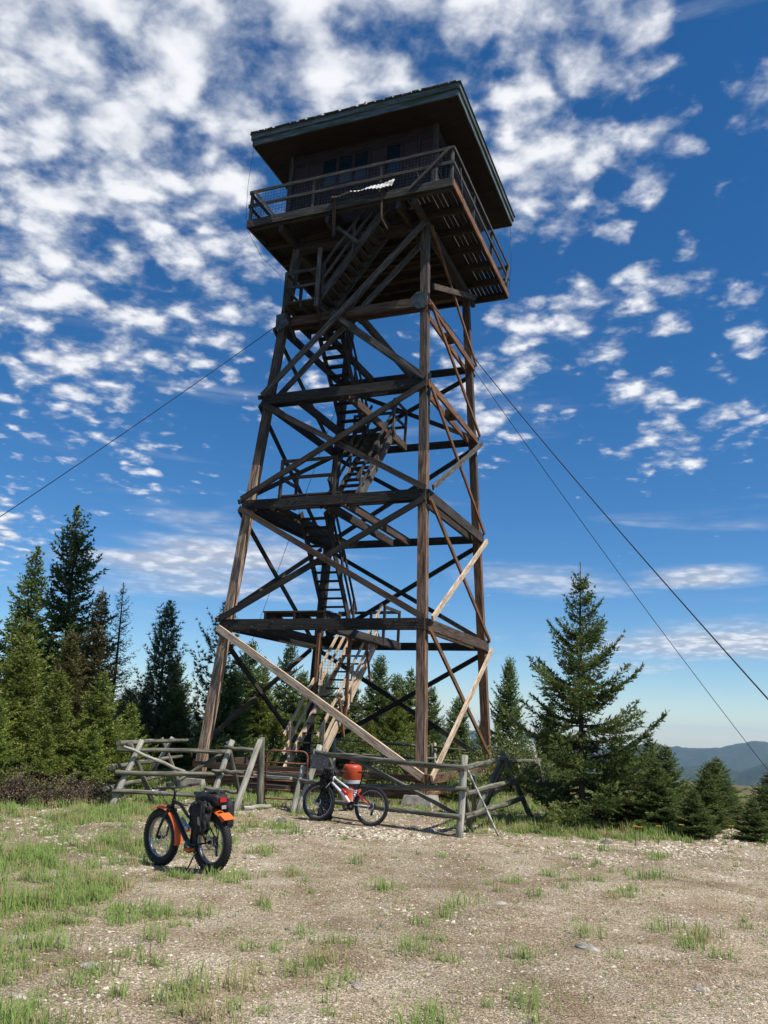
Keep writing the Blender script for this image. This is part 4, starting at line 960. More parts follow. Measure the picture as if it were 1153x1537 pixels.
# rack, bags
for s in (-1, 1):
    tubepart('rack_strut', [P(0, s * .10, R + .02), P(-.10, s * .085, .84)], .006, 'black_metal', fat, 5); tubepart('rack_strut', [P(0, s * .10, R + .02), P(.10, s * .085, .84)], .006, 'black_metal', fat, 5)
    tubepart('rack_rail', [P(.22, s * .07, .84), P(-.22, s * .07, .85)], .007, 'black_metal', fat, 5)
def softbox(name, c, d, mat, parent, seed=0, taper=.85, sub=6, amp=.014):
    mb = MB(); n = sub; rr = np.random.default_rng(seed); vs = []; idx = {}
    def vert(i, j, k):
        key = (i, j, k)
        if key in idx: return idx[key]
        u, v, w = (2 * i / n - 1, 2 * j / n - 1, 2 * k / n - 1); p = np.array([u, v, w]); q = p / (np.sum(np.abs(p) ** 4) ** .25)
        q = q * .5; q[0] *= 1 - (1 - taper) * (.5 - q[2]); q[1] *= 1 - (1 - taper) * (.5 - q[2])
        q = q * np.array(d) + rr.normal(0, amp * .5, 3); idx[key] = len(vs); vs.append((c[0] + q[0], c[1] + q[1], c[2] + q[2])); return idx[key]
    fs = []
    for a in range(n):
        for b2 in range(n):
            fs += [(vert(a, b2, 0), vert(a, b2 + 1, 0), vert(a + 1, b2 + 1, 0), vert(a + 1, b2, 0)), (vert(a, b2, n), vert(a + 1, b2, n), vert(a + 1, b2 + 1, n), vert(a, b2 + 1, n)),
                   (vert(a, 0, b2), vert(a + 1, 0, b2), vert(a + 1, 0, b2 + 1), vert(a, 0, b2 + 1)), (vert(a, n, b2), vert(a, n, b2 + 1), vert(a + 1, n, b2 + 1), vert(a + 1, n, b2)),
                   (vert(0, a, b2), vert(0, a, b2 + 1), vert(0, a + 1, b2 + 1), vert(0, a + 1, b2)), (vert(n, a, b2), vert(n, a + 1, b2), vert(n, a + 1, b2 + 1), vert(n, a, b2 + 1))]
    mb._add(vs, fs, [[(0, 0)] * 4] * len(fs), True); return mb.build(name, M[mat], parent)
softbox('rack_bag', (.02, 0, .90), (.46, .27, .17), 'fabric', fat, 3, .95, 8)
softbox('rack_bag_lid', (-.02, 0, .975), (.34, .17, .06), 'fabric', fat, 8, .95, 8, .02)
pl = softbox('pannier', (.0, .185, .69), (.36, .15, .40), 'fabric', fat, 4, .72, 8, .03); pr = softbox('pannier', (.0, -.185, .69), (.36, .15, .40), 'fabric', fat, 5, .72, 8, .02)
for s, pp in ((1, pl), (-1, pr)):
    mb = MB(); mb.poly_prism([(-.10, s * .262, .60), (-.04, s * .264, .62), (-.03, s * .262, .70), (-.07, s * .264, .72)], (0, .004, 0)); mb.build('reflective_patch', M['lens_clear'], pp)
    mb = MB(); mb.beam((-.12, s * .265, .86), (-.10, s * .262, .54), .004, .025, up=(0, 1, 0)); mb.build('strap', M['black'], pp)
mb = MB(); mb.box((-.215, 0, .90), (.02, .10, .055)); mb.build('rear_light', M['reflector'], fat)
mb = MB(); mb.box((-.235, 0, .81), (.02, .07, .045)); mb.build('rear_reflector', M['lens_clear'], fat)
mb = MB(); mb.poly_prism([(-.24, -.085, .735), (-.24, .085, .735), (-.36, .085, .665), (-.36, -.085, .665)], (0, 0, .008)); mb.build('mud_flap', M['orange_paint'], fat)

# mountain bike
ma, mb_ = Vector((-.02, 17.02)), Vector((-1.09, 17.58)); WB2 = (mb_ - ma).length; yaw2 = math.atan2(mb_.y - ma.y, mb_.x - ma.x)
mtb = thing('bicycle', (ma.x, ma.y, H1(ma.x, ma.y) + .002), 'white and red full suspension mountain bike leaning against the log rails', 'bicycle')
mtb.rotation_euler = (R_(7), 0, yaw2)
R = .365; wheel(mtb, 0, R, .029, .016, 28, ('rim_metal',), knobs=70); wheel(mtb, WB2, R, .029, .016, 28, ('rim_metal',), knobs=70)
fr = bpy.data.objects.new('frame', None); COL.objects.link(fr); fr.parent = mtb
hx = WB2 - .30; ht, hb = P(hx - .01, 0, .87), P(hx + .04, 0, .75); bb = P(.43, 0, .33); stp = P(.33, 0, .66)
tubepart('head_tube', [ht, hb], .024, 'white_paint', fr); tubepart('top_tube', [ht - P(-.01, 0, .03), P(.55, 0, .66), P(.34, 0, .62)], [.021, .019, .018], 'white_paint', fr)
tubepart('down_tube', [hb, P(.60, 0, .50), bb], [.028, .030, .028], 'white_paint', fr); tubepart('top_stripe', [P(.54, 0, .675), P(.36, 0, .64)], .018, 'red_paint', fr)
tubepart('seat_tube', [bb, P(.36, 0, .52), stp], .018, 'black_metal', fr)
for s in (-1, 1):
    tubepart('seat_stay', [P(0, s * .07, R), P(.2, s * .05, .50), P(.34, s * .03, .58)], [.012, .013, .014], 'red_paint', fr, 6); tubepart('chain_stay', [P(0, s * .07, R), bb + P(-.02, s * .04, .03)], .012, 'white_paint', fr, 6)
tubepart('rear_shock', [P(.42, 0, .60), P(.40, 0, .42)], .022, 'silver', fr); tubepart('rocker_link', [P(.34, 0, .58), P(.44, 0, .60)], .02, 'white_paint', fr)
fk = bpy.data.objects.new('fork', None); COL.objects.link(fk); fk.parent = mtb
for s in (-1, 1):
    tubepart('stanchion', [hb + P(.01, s * .065, -.02), P(WB2 - .10, s * .065, .56)], .016, 'silver', fk); tubepart('lower_leg', [P(WB2 - .11, s * .065, .60), P(WB2, s * .065, R)], .021, 'black_metal', fk)
tubepart('crown', [hb + P(.01, -.07, -.02), hb + P(.01, .07, -.02)], .02, 'black_metal', fk)
hb2 = bpy.data.objects.new('handlebar', None); COL.objects.link(hb2); hb2.parent = mtb
bc = ht + P(.04, 0, .10); tubepart('stem', [ht, ht + P(0, 0, .09), bc], .017, 'black_metal', hb2)
tubepart('bar', [bc + P(-.05, -.37, .02), bc, bc + P(-.05, .37, .02)], .013, 'black_metal', hb2)
for s in (-1, 1): tubepart('grip', [bc + P(-.035, s * .25, .014), bc + P(-.052, s * .38, .021)], .018, 'rubber', hb2)
sd3 = bpy.data.objects.new('saddle', None); COL.objects.link(sd3); sd3.parent = mtb
tubepart('seat_post', [stp, P(.25, 0, .95)], .014, 'black_metal', sd3); saddle(sd3, P(.25, 0, .98), .27, .15, .05)
mb = MB(); mb.lathe([(.02, .055), (.085, .055), (.085, .058), (.02, .058)], c=tuple(bb), n=24, axis='y'); mb.build('chain_ring', M['black_metal'], mtb)
mb = MB()
for i, rr in enumerate((.07, .06, .05, .04)): mb.lathe([(.01, -.05 - i * .005), (rr, -.05 - i * .005), (rr, -.048 - i * .005), (.01, -.048 - i * .005)], c=(0, 0, R), n=22, axis='y')
mb.build('cassette', M['black_metal'], mtb)
for s, dx, dz in ((1, .13, -.09), (-1, -.13, .09)):
    tubepart('crank', [bb + P(0, s * .07, 0), bb + P(dx, s * .08, dz)], .011, 'black_metal', mtb, 6); mb = MB(); mb.box(bb + P(dx, s * .13, dz), (.10, .09, .02)); mb.build('pedal', M['black_metal'], mtb)
tubepart('chain', [P(0, .06, R + .05), bb + P(0, .06, .085)], .004, 'black_metal', mtb, 4); tubepart('chain', [P(.02, .06, R - .14), bb + P(0, .06, -.085)], .004, 'black_metal', mtb, 4)
mb = MB(); mb.beam((0, -.08, R - .02), (.03, -.08, R - .17), .02, .04); mb.build('derailleur', M['black_metal'], mtb)
mb = MB(); c0 = bb.lerp(hb, .48) + P(-.045, 0, .055); ax_ = (hb - bb).normalized(); mb.tube([c0 - ax_ * .07, c0 + ax_ * .07], .033, 10); mb.build('bottle_cage', M['red_paint'], mtb)
# handlebar bag and jacket: things of their own
def place_on(o, host): o.matrix_world = Matrix.LocRotScale(host.location, host.rotation_euler, None)
bagt = thing('handlebar_bag', (0, 0, 0), 'black stuffed bag strapped to the handlebar of the mountain bike', 'bag'); bagt.location = mtb.location; bagt.rotation_euler = mtb.rotation_euler
softbox('bag_body', (WB2 - .20, 0, .90), (.22, .30, .26), 'fabric', bagt, 12, .8, 8, .04)
softbox('bag_pocket', (WB2 - .12, .02, .72), (.20, .24, .30), 'fabric', bagt, 14, .75, 8, .045)
jk = thing('jacket', (0, 0, 0), 'crumpled black jacket draped beside the front wheel of the mountain bike', 'jacket'); jk.location = mtb.location; jk.rotation_euler = mtb.rotation_euler
softbox('jacket_body', (WB2 - .13, -.10, .33), (.26, .12, .62), 'fabric', jk, 17, 1.15, 10, .045); softbox('sleeve', (WB2 - .22, -.11, .58), (.13, .09, .36), 'fabric', jk, 18, .8, 6, .03)

# ------------------------------------------------------------------ trees
def cone_tree(seed, H, Rm, zb=.06, power=.9, n_whorl=26, per=6, up0=-8, up1=48, curve=.18, nl=.075, nw=.020, twig=.42, tw_sp=.06, nd_sp=.034, irregular=.15, leader=.10, sub_ang=52, clump=0.0, gap=0.0):
    rr = np.random.default_rng(seed); Vs = []; Ts = []; limbs = MB()
    lean = rr.normal(0, .01, 2)
    def axis(z): return np.array([lean[0] * z * z / H + .012 * math.sin(z * 1.3 + seed), lean[1] * z * z / H, z])
    npts = 9; limbs.tube([axis(H * i / (npts - 1) - (.15 if i == 0 else 0)) for i in range(npts)], [max(.012, H * .013 * (1 - i / (npts - 1)) ** .9 + .006) for i in range(npts)], 7)
    for k in range(n_whorl):
        s = zb + (1 - zb - leader * .55) * (k / (n_whorl - 1)) ** .95
        for j in range(per):
            if rr.random() < gap: continue
            sj = max(.01, min(.995, s + rr.uniform(-.5, .5) / n_whorl))
            az = 2 * math.pi * (j + rr.uniform(-.35, .35)) / per + k * 1.1
            prof = (1 - sj) ** power * (1 if sj > .16 else (.72 + .28 * sj / .16))
            L = Rm * prof * rr.uniform(1 - irregular * 1.6, 1 + irregular) + .05
            L *= min(1.0, (1 - sj) / .10 + .12) ** .6; ns = .45 + .55 * min(1.0, (1 - sj) / .12)
            el = R_(up0 + (up1 - up0) * sj ** 1.3 + rr.normal(0, 5))
            bd = np.array([math.cos(az) * math.cos(el), math.sin(az) * math.cos(el), math.sin(el)])
            hz = np.array([-math.sin(az), math.cos(az), 0]); b0 = axis(H * sj)
            def bpnt(t): t = np.asarray(t)[:, None]; return b0 + bd * L * t + np.array([0, 0, 1]) * (curve * L * (t ** 2) - .10 * L * np.sin(t * math.pi))
            pp = bpnt(np.array([0, .4, .8])); limbs.tube([tuple(q) for q in pp], [max(.006, .014 * L + .004), .009 * L + .003, .003], 4, caps=False)
            nt_ = max(4, int(L / tw_sp)); t = np.linspace(.12, 1, nt_) + rr.uniform(-.02, .02, nt_); t = np.clip(t, .05, 1.0)
            P0 = bpnt(t); dirs = bpnt(np.clip(t, 0, 1) + .02) - P0; dirs /= np.linalg.norm(dirs, axis=1)[:, None]
            for side in (-1, 1):
                tl = (twig * L * (1 - t) ** .75 + .05 + .04 * L) * ns * rr.uniform(.7, 1.15, nt_)
                sa = R_(sub_ang) * rr.uniform(.75, 1.15, nt_)
                td = dirs * np.cos(sa)[:, None] + hz * side * np.sin(sa)[:, None] + np.array([0, 0, 1]) * rr.normal(-.04, .16, nt_)[:, None]
                td /= np.linalg.norm(td, axis=1)[:, None]
                cnt = np.maximum(2, (tl / nd_sp).astype(int)); idx = np.repeat(np.arange(nt_), cnt)
                fr_ = rr.random(len(idx)) if clump == 0 else 1 - rr.random(len(idx)) ** 2 * (1 - clump)
                base = P0[idx] + td[idx] * (tl[idx] * fr_)[:, None]
                nd = rr.normal(0, 1, (len(idx), 3)); nd /= np.linalg.norm(nd, axis=1)[:, None]
                nd = td[idx] * .75 + nd * .62; nd[:, 2] += .10; nd /= np.linalg.norm(nd, axis=1)[:, None]
                ln = nl * ns * rr.uniform(.6, 1.25, len(idx)); wv = np.cross(nd, rr.normal(0, 1, (len(idx), 3))); wv /= np.linalg.norm(wv, axis=1)[:, None] + 1e-6
                a = base - wv * nw * .5; b_ = base + wv * nw * .5; c = base + nd * ln[:, None]
                Vs.append(np.stack([a, b_, c], 1).reshape(-1, 3))
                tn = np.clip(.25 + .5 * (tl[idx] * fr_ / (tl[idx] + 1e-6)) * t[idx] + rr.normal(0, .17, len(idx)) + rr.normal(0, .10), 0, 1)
                Ts.append(np.repeat(tn, 3))
    Vv = np.concatenate(Vs); Tt = np.concatenate(Ts); F = np.arange(len(Vv)).reshape(-1, 3)
    return Vv, F, Tt, limbs
KINDS = {}
def make_kind(key, mats, **k):
    V_, F_, T_, limbs = cone_tree(**k)
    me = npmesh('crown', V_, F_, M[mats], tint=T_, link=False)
    lo = limbs.build('trunk', M['bark']); lm = lo.data; bpy.data.objects.remove(lo)
    KINDS[key] = (me, lm, k['H'], mats)
    return me
make_kind('big', 'spruce', seed=5, H=5.75, Rm=2.05, zb=.10, power=1.0, n_whorl=17, per=6, up0=-2, up1=50, nl=0.09, nw=0.034, nd_sp=0.021, tw_sp=.055, irregular=.28, leader=.17, twig=.40)
make_kind('dense', 'fir_mid', seed=8, H=8.0, Rm=1.75, zb=.05, power=.75, n_whorl=30, per=6, up0=-12, up1=40, nl=0.14, nw=0.068, nd_sp=0.036, tw_sp=.10, irregular=.32, leader=.05)
make_kind('spire', 'spruce', seed=13, H=9.5, Rm=1.9, zb=.1, power=.62, n_whorl=38, per=5, up0=-15, up1=45, nl=0.15, nw=0.075, nd_sp=0.036, tw_sp=.11, irregular=.42, leader=.04, gap=.12)
make_kind('brown', 'fir_brown', seed=23, H=6.2, Rm=1.3, zb=.06, power=.8, n_whorl=30, per=6, up0=-5, up1=48, nl=0.11, nw=0.045, nd_sp=0.028, tw_sp=.08, irregular=.3, leader=.10)
make_kind('pine', 'pine', seed=31, H=6.6, Rm=1.25, zb=.10, power=.55, n_whorl=24, per=6, up0=5, up1=60, nl=0.19, nw=0.036, nd_sp=0.015, tw_sp=.13, irregular=.3, leader=.03, clump=.65, curve=.3, twig=.30)
make_kind('open_pine', 'pine', seed=37, H=6.8, Rm=1.6, zb=.18, power=.45, n_whorl=17, per=5, up0=0, up1=55, nl=0.19, nw=0.036, nd_sp=0.017, tw_sp=.15, irregular=.4, leader=.03, clump=.7, curve=.3, twig=.28, gap=.25)
make_kind('larch', 'larch', seed=41, H=6.6, Rm=1.25, zb=.15, power=.8, n_whorl=30, per=5, up0=5, up1=40, nl=0.08, nw=0.026, nd_sp=0.034, tw_sp=.12, irregular=.3, leader=.04, gap=.15)
make_kind('young', 'fir_young', seed=51, H=3.4, Rm=1.2, zb=.02, power=1.0, n_whorl=17, per=7, up0=-4, up1=48, nl=0.085, nw=0.034, nd_sp=0.019, tw_sp=.055, irregular=.28, leader=.10)
make_kind('young_b', 'fir_young', seed=57, H=4.2, Rm=1.4, zb=.02, power=1.0, n_whorl=19, per=7, up0=-8, up1=45, nl=0.095, nw=0.038, nd_sp=0.021, tw_sp=.065, irregular=.32, leader=.12)
make_kind('mid', 'fir_mid', seed=61, H=5.5, Rm=1.5, zb=.03, power=.72, n_whorl=28, per=6, up0=-6, up1=50, nl=0.11, nw=0.052, nd_sp=0.027, tw_sp=.08, irregular=.3, leader=.13)
alt = {}
def tree(kind, x, y, top, label, group, rz=None, wide=1.0, mat=None, name='conifer_tree', cat='tree'):
    me, lm, Hk, mk = KINDS[kind]; z0 = H1(x, y); s = (top - z0) / Hk
    t = thing(name, (x, y, z0), label, cat, group); t.rotation_euler = (0, 0, rnd.uniform(0, 6.28) if rz is None else rz); t.scale = (s * wide, s * wide, s)
    if mat and mat != mk:
        if (kind, mat) not in alt:
            m2 = me.copy(); m2.materials.clear(); m2.materials.append(M[mat]); alt[(kind, mat)] = m2
        me = alt[(kind, mat)]
    for nm, d in (('crown', me), ('trunk', lm)):
        o = bpy.data.objects.new(nm, d); COL.objects.link(o); o.parent = t
    return t
GL, GB, GR = 'conifers in the thick stand on the left', 'conifers behind the tower enclosure', 'low firs on the right slope'
tree('big', 4.47, 18.5, 5.68, 'full dark green spruce with a bare leader standing right of the fence', 'conifers in view', rz=1.0, wide=.98)
tree('spire', -11.0, 29.6, 9.25, 'tallest dark spruce of the left stand, its ragged spire above all others', GL, wide=1.0)
tree('dense', -11.7, 27.6, 7.3, 'dark spruce second in height, just left of the tallest spire', GL, wide=.98)
tree('brown', -8.95, 26.6, 5.85, 'narrow rusty brown tinged fir right of the tall spires', GL, wide=.95)
tree('larch', -9.3, 30.0, 6.5, 'pale thin needled larch at the right end of the left stand', GL)
tree('spire', -13.2, 27.0, 6.4, 'dark spruce cut by the left edge of the view behind young firs', GL)
tree('dense', -10.1, 27.2, 4.9, 'bushy dark fir filling the gap between the two tall spires', GL, wide=1.2)
YG = [(-9.4, 22.2, 3.75, 'young_b', 'bright green young fir with the tallest leader near the left edge'), (-7.75, 20.6, 2.95, 'young', 'bright young fir in front of the rusty tinged fir'),
      (-7.2, 22.3, 3.05, 'young_b', 'light green young fir beside the corner of the log fence'), (-6.75, 23.6, 2.25, 'young', 'small green fir just behind the left fence corner'),
      (-8.25, 18.6, 2.2, 'young', 'low bushy fir at the left edge above the dry brush'), (-7.35, 19.2, 1.65, 'young', 'short fir with branches down to the dry brush'),
      (-6.65, 20.3, 1.7, 'young_b', 'short fir touching the outside of the left fence rails'), (-10.6, 25.0, 4.6, 'young_b', 'mid green fir rising behind the young firs at far left'),
      (-9.0, 24.6, 4.3, 'brown', 'brownish young fir in the middle of the left stand'), (-7.9, 27.6, 2.6, 'young_b', 'fir half hidden between the larch and the lone pine'),
      (-8.6, 22.4, 2.6, 'young_b', 'broad young fir between the two brightest ones'), (-10.3, 21.8, 3.3, 'young', 'young fir at the very left edge'), (-6.2, 21.9, 1.5, 'young', 'knee high fir tucked behind the first fence buck')]
for (x, y, z, k, lb) in YG: tree(k, x, y, z, lb, GL, wide=1.2, name='young_fir')
BK = [('pine', -8.15, 32, 6.16, 'dense upright pine standing alone between the left stand and the tower', 1.0), ('open_pine', -6.3, 33, 6.3, 'open branched pine partly hidden by the tower front left leg', 1.0),
      ('mid', -9.2, 33.6, 3.0, 'low dark fir at the foot of the lone pine', 1.2), ('mid', -7.2, 31, 2.9, 'dark round fir right of the lone pine', 1.1), ('mid', -5.6, 32.6, 3.75, 'dark fir just right of the tower front left leg', 1.15),
      ('mid', -5.2, 34, 5.05, 'slim fir whose tip shows between left leg and far left leg', 1.0), ('young_b', -4.5, 33.6, 3.7, 'lighter fir in the middle of the lower left tower bay', 1.1),
      ('spire', -3.9, 36, 5.5, 'tall thin topped fir beside the far left tower leg', .85), ('young_b', -2.8, 32.6, 2.9, 'green fir behind the foot of the stairs', 1.1), ('mid', -2.2, 37, 4.1, 'dark fir behind the lowest stair flight', 1.0),
      ('mid', -.95, 35.5, 3.7, 'fir showing right of the lowest stair flight', 1.0), ('mid', .08, 37, 4.95, 'tallest fir in the lower right tower bay', .95), ('young_b', .8, 33.2, 3.3, 'light green fir behind the back fence rails', 1.1),
      ('young_b', 1.45, 35.2, 4.3, 'slender fir just left of the near tower leg', .95), ('mid', 2.3, 35.5, 3.6, 'fir peeping out right of the near tower leg', 1.0), ('mid', 5.15, 33, 4.75, 'slim dark spruce right of the far right tower leg', .8),
      ('young_b', -3.6, 31.4, 2.2, 'low bright fir behind the rusty gate', 1.2), ('young', 3.1, 32.4, 1.7, 'small fir seen between the two right tower legs', 1.1), ('young_b', -.2, 31.6, 2.2, 'low bright fir behind the orange drum', 1.2), ('young', 1.6, 31.2, 1.9, 'low fir behind the near tower leg', 1.2),
      ('mid', -6.5, 36, 3.9, 'dark fir deep behind the open branched pine', 1.2), ('young_b', -5.9, 29.8, 2.0, 'low fir just outside the back of the left side fence', 1.3), ('mid', -3.1, 35, 4.0, 'full fir between the far left leg and the stairs', 1.2), ('young_b', -1.4, 33, 3.1, 'bright fir directly behind the lowest stair flight', 1.2), ('mid', 3.6, 37, 3.3, 'dark fir filling the gap between the two right legs', 1.2), ('young_b', 4.3, 34, 2.4, 'fir low beside the far right leg', 1.2), ('mid', -8.3, 35, 4.2, 'dark fir behind the lone pine', 1.2), ('dense', -4.9, 37, 4.6, 'dense dark fir behind the lower left tower bay', 1.0), ('mid', 1.0, 38, 4.2, 'dark fir at the back of the lower right bay', 1.2), ('mid', 7.4, 36, 3.2, 'dark fir showing left of the big spruce trunk', 1.1), ('mid', -10.2, 35, 3.0, 'dark fir low behind the larch', 1.3), ('young_b', 6.0, 31, 1.9, 'low fir left of the big spruce', 1.2)]
for (k, x, y, z, lb, w_) in BK: tree(k, x, y, z, lb, GB, wide=w_)
RG = [(5.5, 19.2, 1.9, 'low wide fir close behind the big right spruce'), (6.0, 18.3, 1.45, 'low fir touching the right branches of the big spruce'), (6.6, 19.4, 1.75, 'fir whose tip shows behind the right branches of the big spruce'),
      (6.5, 17.5, .95, 'small fir on the slope edge above the yellow flowers'), (7.1, 18.4, 1.3, 'low fir in the middle of the right hand thicket'), (7.6, 17.3, .8, 'small fir at the front of the right hand thicket'), (7.7, 19.6, 1.45, 'taller fir rising out of the right hand thicket'),
      (8.3, 18.2, 1.0, 'wide fir in the right part of the thicket'), (8.9, 19.4, 1.25, 'fir near the right edge of the view'), (9.4, 18.2, .8, 'low fir at the right edge of the view'), (10.0, 19.8, 1.2, 'outermost fir on the right slope'), (8.6, 21.5, 1.5, 'fir behind the right hand thicket against the ridges'),
      (7.0, 21.6, 1.9, 'fir in the back of the thicket near the spruce'), (10.6, 21.8, 1.4, 'farthest fir of the right hand thicket')]
for i, (x, y, z, lb) in enumerate(RG): tree(('young_b', 'mid', 'young', 'young_b', 'dense')[(i * 3 + i // 2) % 5], x, y, z, lb, GR, wide=rnd.uniform(1.5, 2.1), mat='spruce', name='low_fir')

# leafy shrubs
def shrub_data(seed, n_stem, H, R, leaf=.05, per=170):
    rr = np.random.default_rng(seed); Vs = []; Ts = []; st = MB()
    for k in range(n_stem):
        az = rr.uniform(0, 6.28); rr_ = R * math.sqrt(rr.random()); h = H * rr.uniform(.55, 1.0) * (1 - .35 * (rr_ / R) ** 2)
        tip = np.array([rr_ * math.cos(az), rr_ * math.sin(az), h]); b0 = tip * np.array([.25, .25, 0])
        st.tube([tuple(b0), tuple((b0 + tip) / 2 + rr.normal(0, .04, 3)), tuple(tip)], [.012, .008, .004], 4, caps=False)
        t = rr.uniform(.25, 1.05, per)[:, None]; base = b0 + (tip - b0) * t + rr.normal(0, .10, (per, 3)) * (.5 + t)
        base[:, 2] = np.maximum(base[:, 2], .02)
        d = rr.normal(0, 1, (per, 3)); d[:, 2] += .3; d /= np.linalg.norm(d, axis=1)[:, None]; w = np.cross(d, rr.normal(0, 1, (per, 3))); w /= np.linalg.norm(w, axis=1)[:, None]
        L = leaf * rr.uniform(.6, 1.3, (per, 1)); Vs.append(np.stack([base, base + d * L * .5 + w * L * .3, base + d * L, base + d * L * .5 - w * L * .3], 1).reshape(-1, 3))
        Ts.append(np.repeat(np.clip(rr.normal(.5, .22, per), 0, 1), 4))
    V_ = np.concatenate(Vs); return V_, np.arange(len(V_)).reshape(-1, 4), np.concatenate(Ts), st
def shrub(seed, x, y, H, R, mat, label, group, n=40, leaf=.05, per=120, white=0, name='leafy_shrub'):
    V_, F_, T_, st = shrub_data(seed, n, H, R, leaf, per); t = thing(name, (x, y, H1(x, y) - .02), label, 'shrub', group)
    npmesh('foliage', V_, F_, M[mat], parent=t, tint=T_); st.build('stems', M['bark'], t)
    if white:
        rr = np.random.default_rng(seed + 1); mb = MB()
        for k in range(white):
            az = rr.uniform(0, 6.28); q = R * math.sqrt(rr.random()); c = P(q * math.cos(az), q * math.sin(az), H * rr.uniform(.4, 1.0))
            for j in range(3): mb.box(c + P(*rr.normal(0, .03, 3)), (.035, .035, .03), rr.uniform(0, 3))
        o = mb.build('blossoms', M['flower_white'], t); o['kind'] = 'stuff'
GS = 'leafy shrubs behind the fence'
for i, a in enumerate([(4.4, 27.5, 2.1, 1.0, 'pale green flowering shrub between the far right tower leg and the big spruce', 30), (5.3, 26.2, 1.7, .9, 'pale shrub with small white blossoms tucked behind the big spruce', 26), (3.2, 26.6, 1.4, .8, 'light green shrub below the gap between the right legs', 10),
                       (.3, 24.2, 1.0, .6, 'low leafy shrub inside the enclosure behind the orange drum', 14), (-1.9, 30.2, 1.3, .9, 'leafy shrub behind the gate and far fence', 0), (1.9, 24.6, .9, .6, 'low leafy shrub right of the near tower leg', 0), (-4.6, 28.5, 1.5, 1.1, 'leafy shrub behind the front left tower leg', 0),
                       (2.6, 22.6, .8, .6, 'small bush by the back corner of the right fence', 0), (-.8, 30.4, 1.5, 1.2, 'leafy shrub between the back fence and the stairs', 0), (1.0, 30.2, 1.6, 1.3, 'broad leafy shrub behind the back fence rails', 0), (-3.2, 27.6, 1.3, 1.0, 'leafy shrub behind the left end of the gate', 0), (3.9, 30.0, 1.6, 1.2, 'pale leafy shrub behind the far right leg', 12)]):
    shrub(200 + i, a[0], a[1], a[2], a[3], 'shrub', a[4], GS, n=46, leaf=.07, per=110, white=a[5])
for i, (x, y, s) in enumerate([(-7.3, 17.9, .75), (-6.5, 18.1, .6), (-8.3, 17.3, .7), (-6.0, 18.9, .55), (-9.2, 17.6, .8)]):
    shrub(240 + i, x, y, s, .65, 'brush_dry', ['tangle of bare grey brown brush under the short fir', 'dry twiggy brush near the first fence buck', 'dry brush at the edge of the green grass on the left', 'dry brush against the lowest left fence rail', 'dry brush at the far left edge'][i], 'dry brush under the left firs', n=40, leaf=.045, per=60, name='dry_brush')

# ------------------------------------------------------------------ grass, straw, gravel, stones
def scatter_pts(n, x0, x1, y0, y1, rng): return np.stack([rng.uniform(x0, x1, n), rng.uniform(y0, y1, n)], 1)
def dens_green(x, y):
    left = sstep(-(x + .18 * y * 0 + 1.1 * (fbm(x * .8 + 5, y * .8, 3, 5) * 3 - 1.4)), .4, 2.6) * sstep(y, 2.5, 4)
    patch = sstep(fbm(x * 1.3 + 20, y * .9, 4, 8), .46, .60)
    near = sstep(6.8 - y, 0, 2.2) * .4
    far_ = sstep(y + .12 * x, 19.2, 21.5) * (1 - .6 * sstep(x, 3, 6)); shade = sstep(-np.hypot((x - 4.3) / 2.6, (y - 18.0) / 1.5), -1.25, -.6)
    bike = np.exp(-(((x + 2.3) / 1.1) ** 2 + ((y - 11.6) / 1.5) ** 2))
    lf = sstep(-x / y, .10, .40)
    return np.clip(left * (.03 + .14 * lf + .85 * patch) * (.25 + .75 * lf) * (1 - .85 * bike) + .06 * patch + near * patch * .8 + far_ * .45 + shade * .9, 0, 1)
rng = np.random.default_rng(99)
def frustum(n, y0, y1, rng, wid=.56):
    y = y0 + (y1 - y0) * rng.random(n) ** .8; x = rng.uniform(-1, 1, n) * wid * y; return x, y
tx, ty = frustum(26000, 3.8, 31, rng); keep = rng.random(len(tx)) < dens_green(tx, ty) * .85; tx, ty = tx[keep], ty[keep]
sx_, sy_ = frustum(26000, 3.8, 22, rng); kk = rng.random(len(sx_)) < .10 + .55 * sstep(dens_green(sx_, sy_), .02, .35); nbig = len(tx)
tx = np.concatenate([tx, sx_[kk]]); ty = np.concatenate([ty, sy_[kk]]); small = np.arange(len(tx)) >= nbig
big = rng.random(len(tx)) ** 2; big[small] = 0
nb_ = np.where(small, 7, 14 + 34 * big * np.clip(1.6 - ty / 22, .35, 1.3)).astype(int); idx = np.repeat(np.arange(len(tx)), nb_)
n = len(idx); sp = (.03 + .07 * big[idx]); bx = tx[idx] + rng.normal(0, 1, n) * sp; by = ty[idx] + rng.normal(0, 1, n) * sp
bl = (np.where(small[idx], .035, .07) + .21 * big[idx] * (.6 + .4 * np.clip(dens_green(bx, by), 0, 1))) * rng.uniform(.6, 1.25, n); az = rng.uniform(0, 6.28, n); lean = rng.uniform(.15, 1.15, n) ** 1.2; az = az * .55 + .9
bw = .0018 + .0016 * rng.random(n) + .00022 * by
bz = height(bx, by) - .005; d = np.stack([np.cos(az), np.sin(az)], 1); per = np.stack([-d[:, 1], d[:, 0]], 1)
def v3(x, y, z): return np.stack([x, y, z], 1)
p0a = v3(bx - per[:, 0] * bw, by - per[:, 1] * bw, bz); p0b = v3(bx + per[:, 0] * bw, by + per[:, 1] * bw, bz)
mx_, my_ = bx + d[:, 0] * bl * lean * .38, by + d[:, 1] * bl * lean * .38
p1a = v3(mx_ - per[:, 0] * bw * .7, my_ - per[:, 1] * bw * .7, bz + bl * (.62 - .12 * lean)); p1b = v3(mx_ + per[:, 0] * bw * .7, my_ + per[:, 1] * bw * .7, bz + bl * (.62 - .12 * lean))
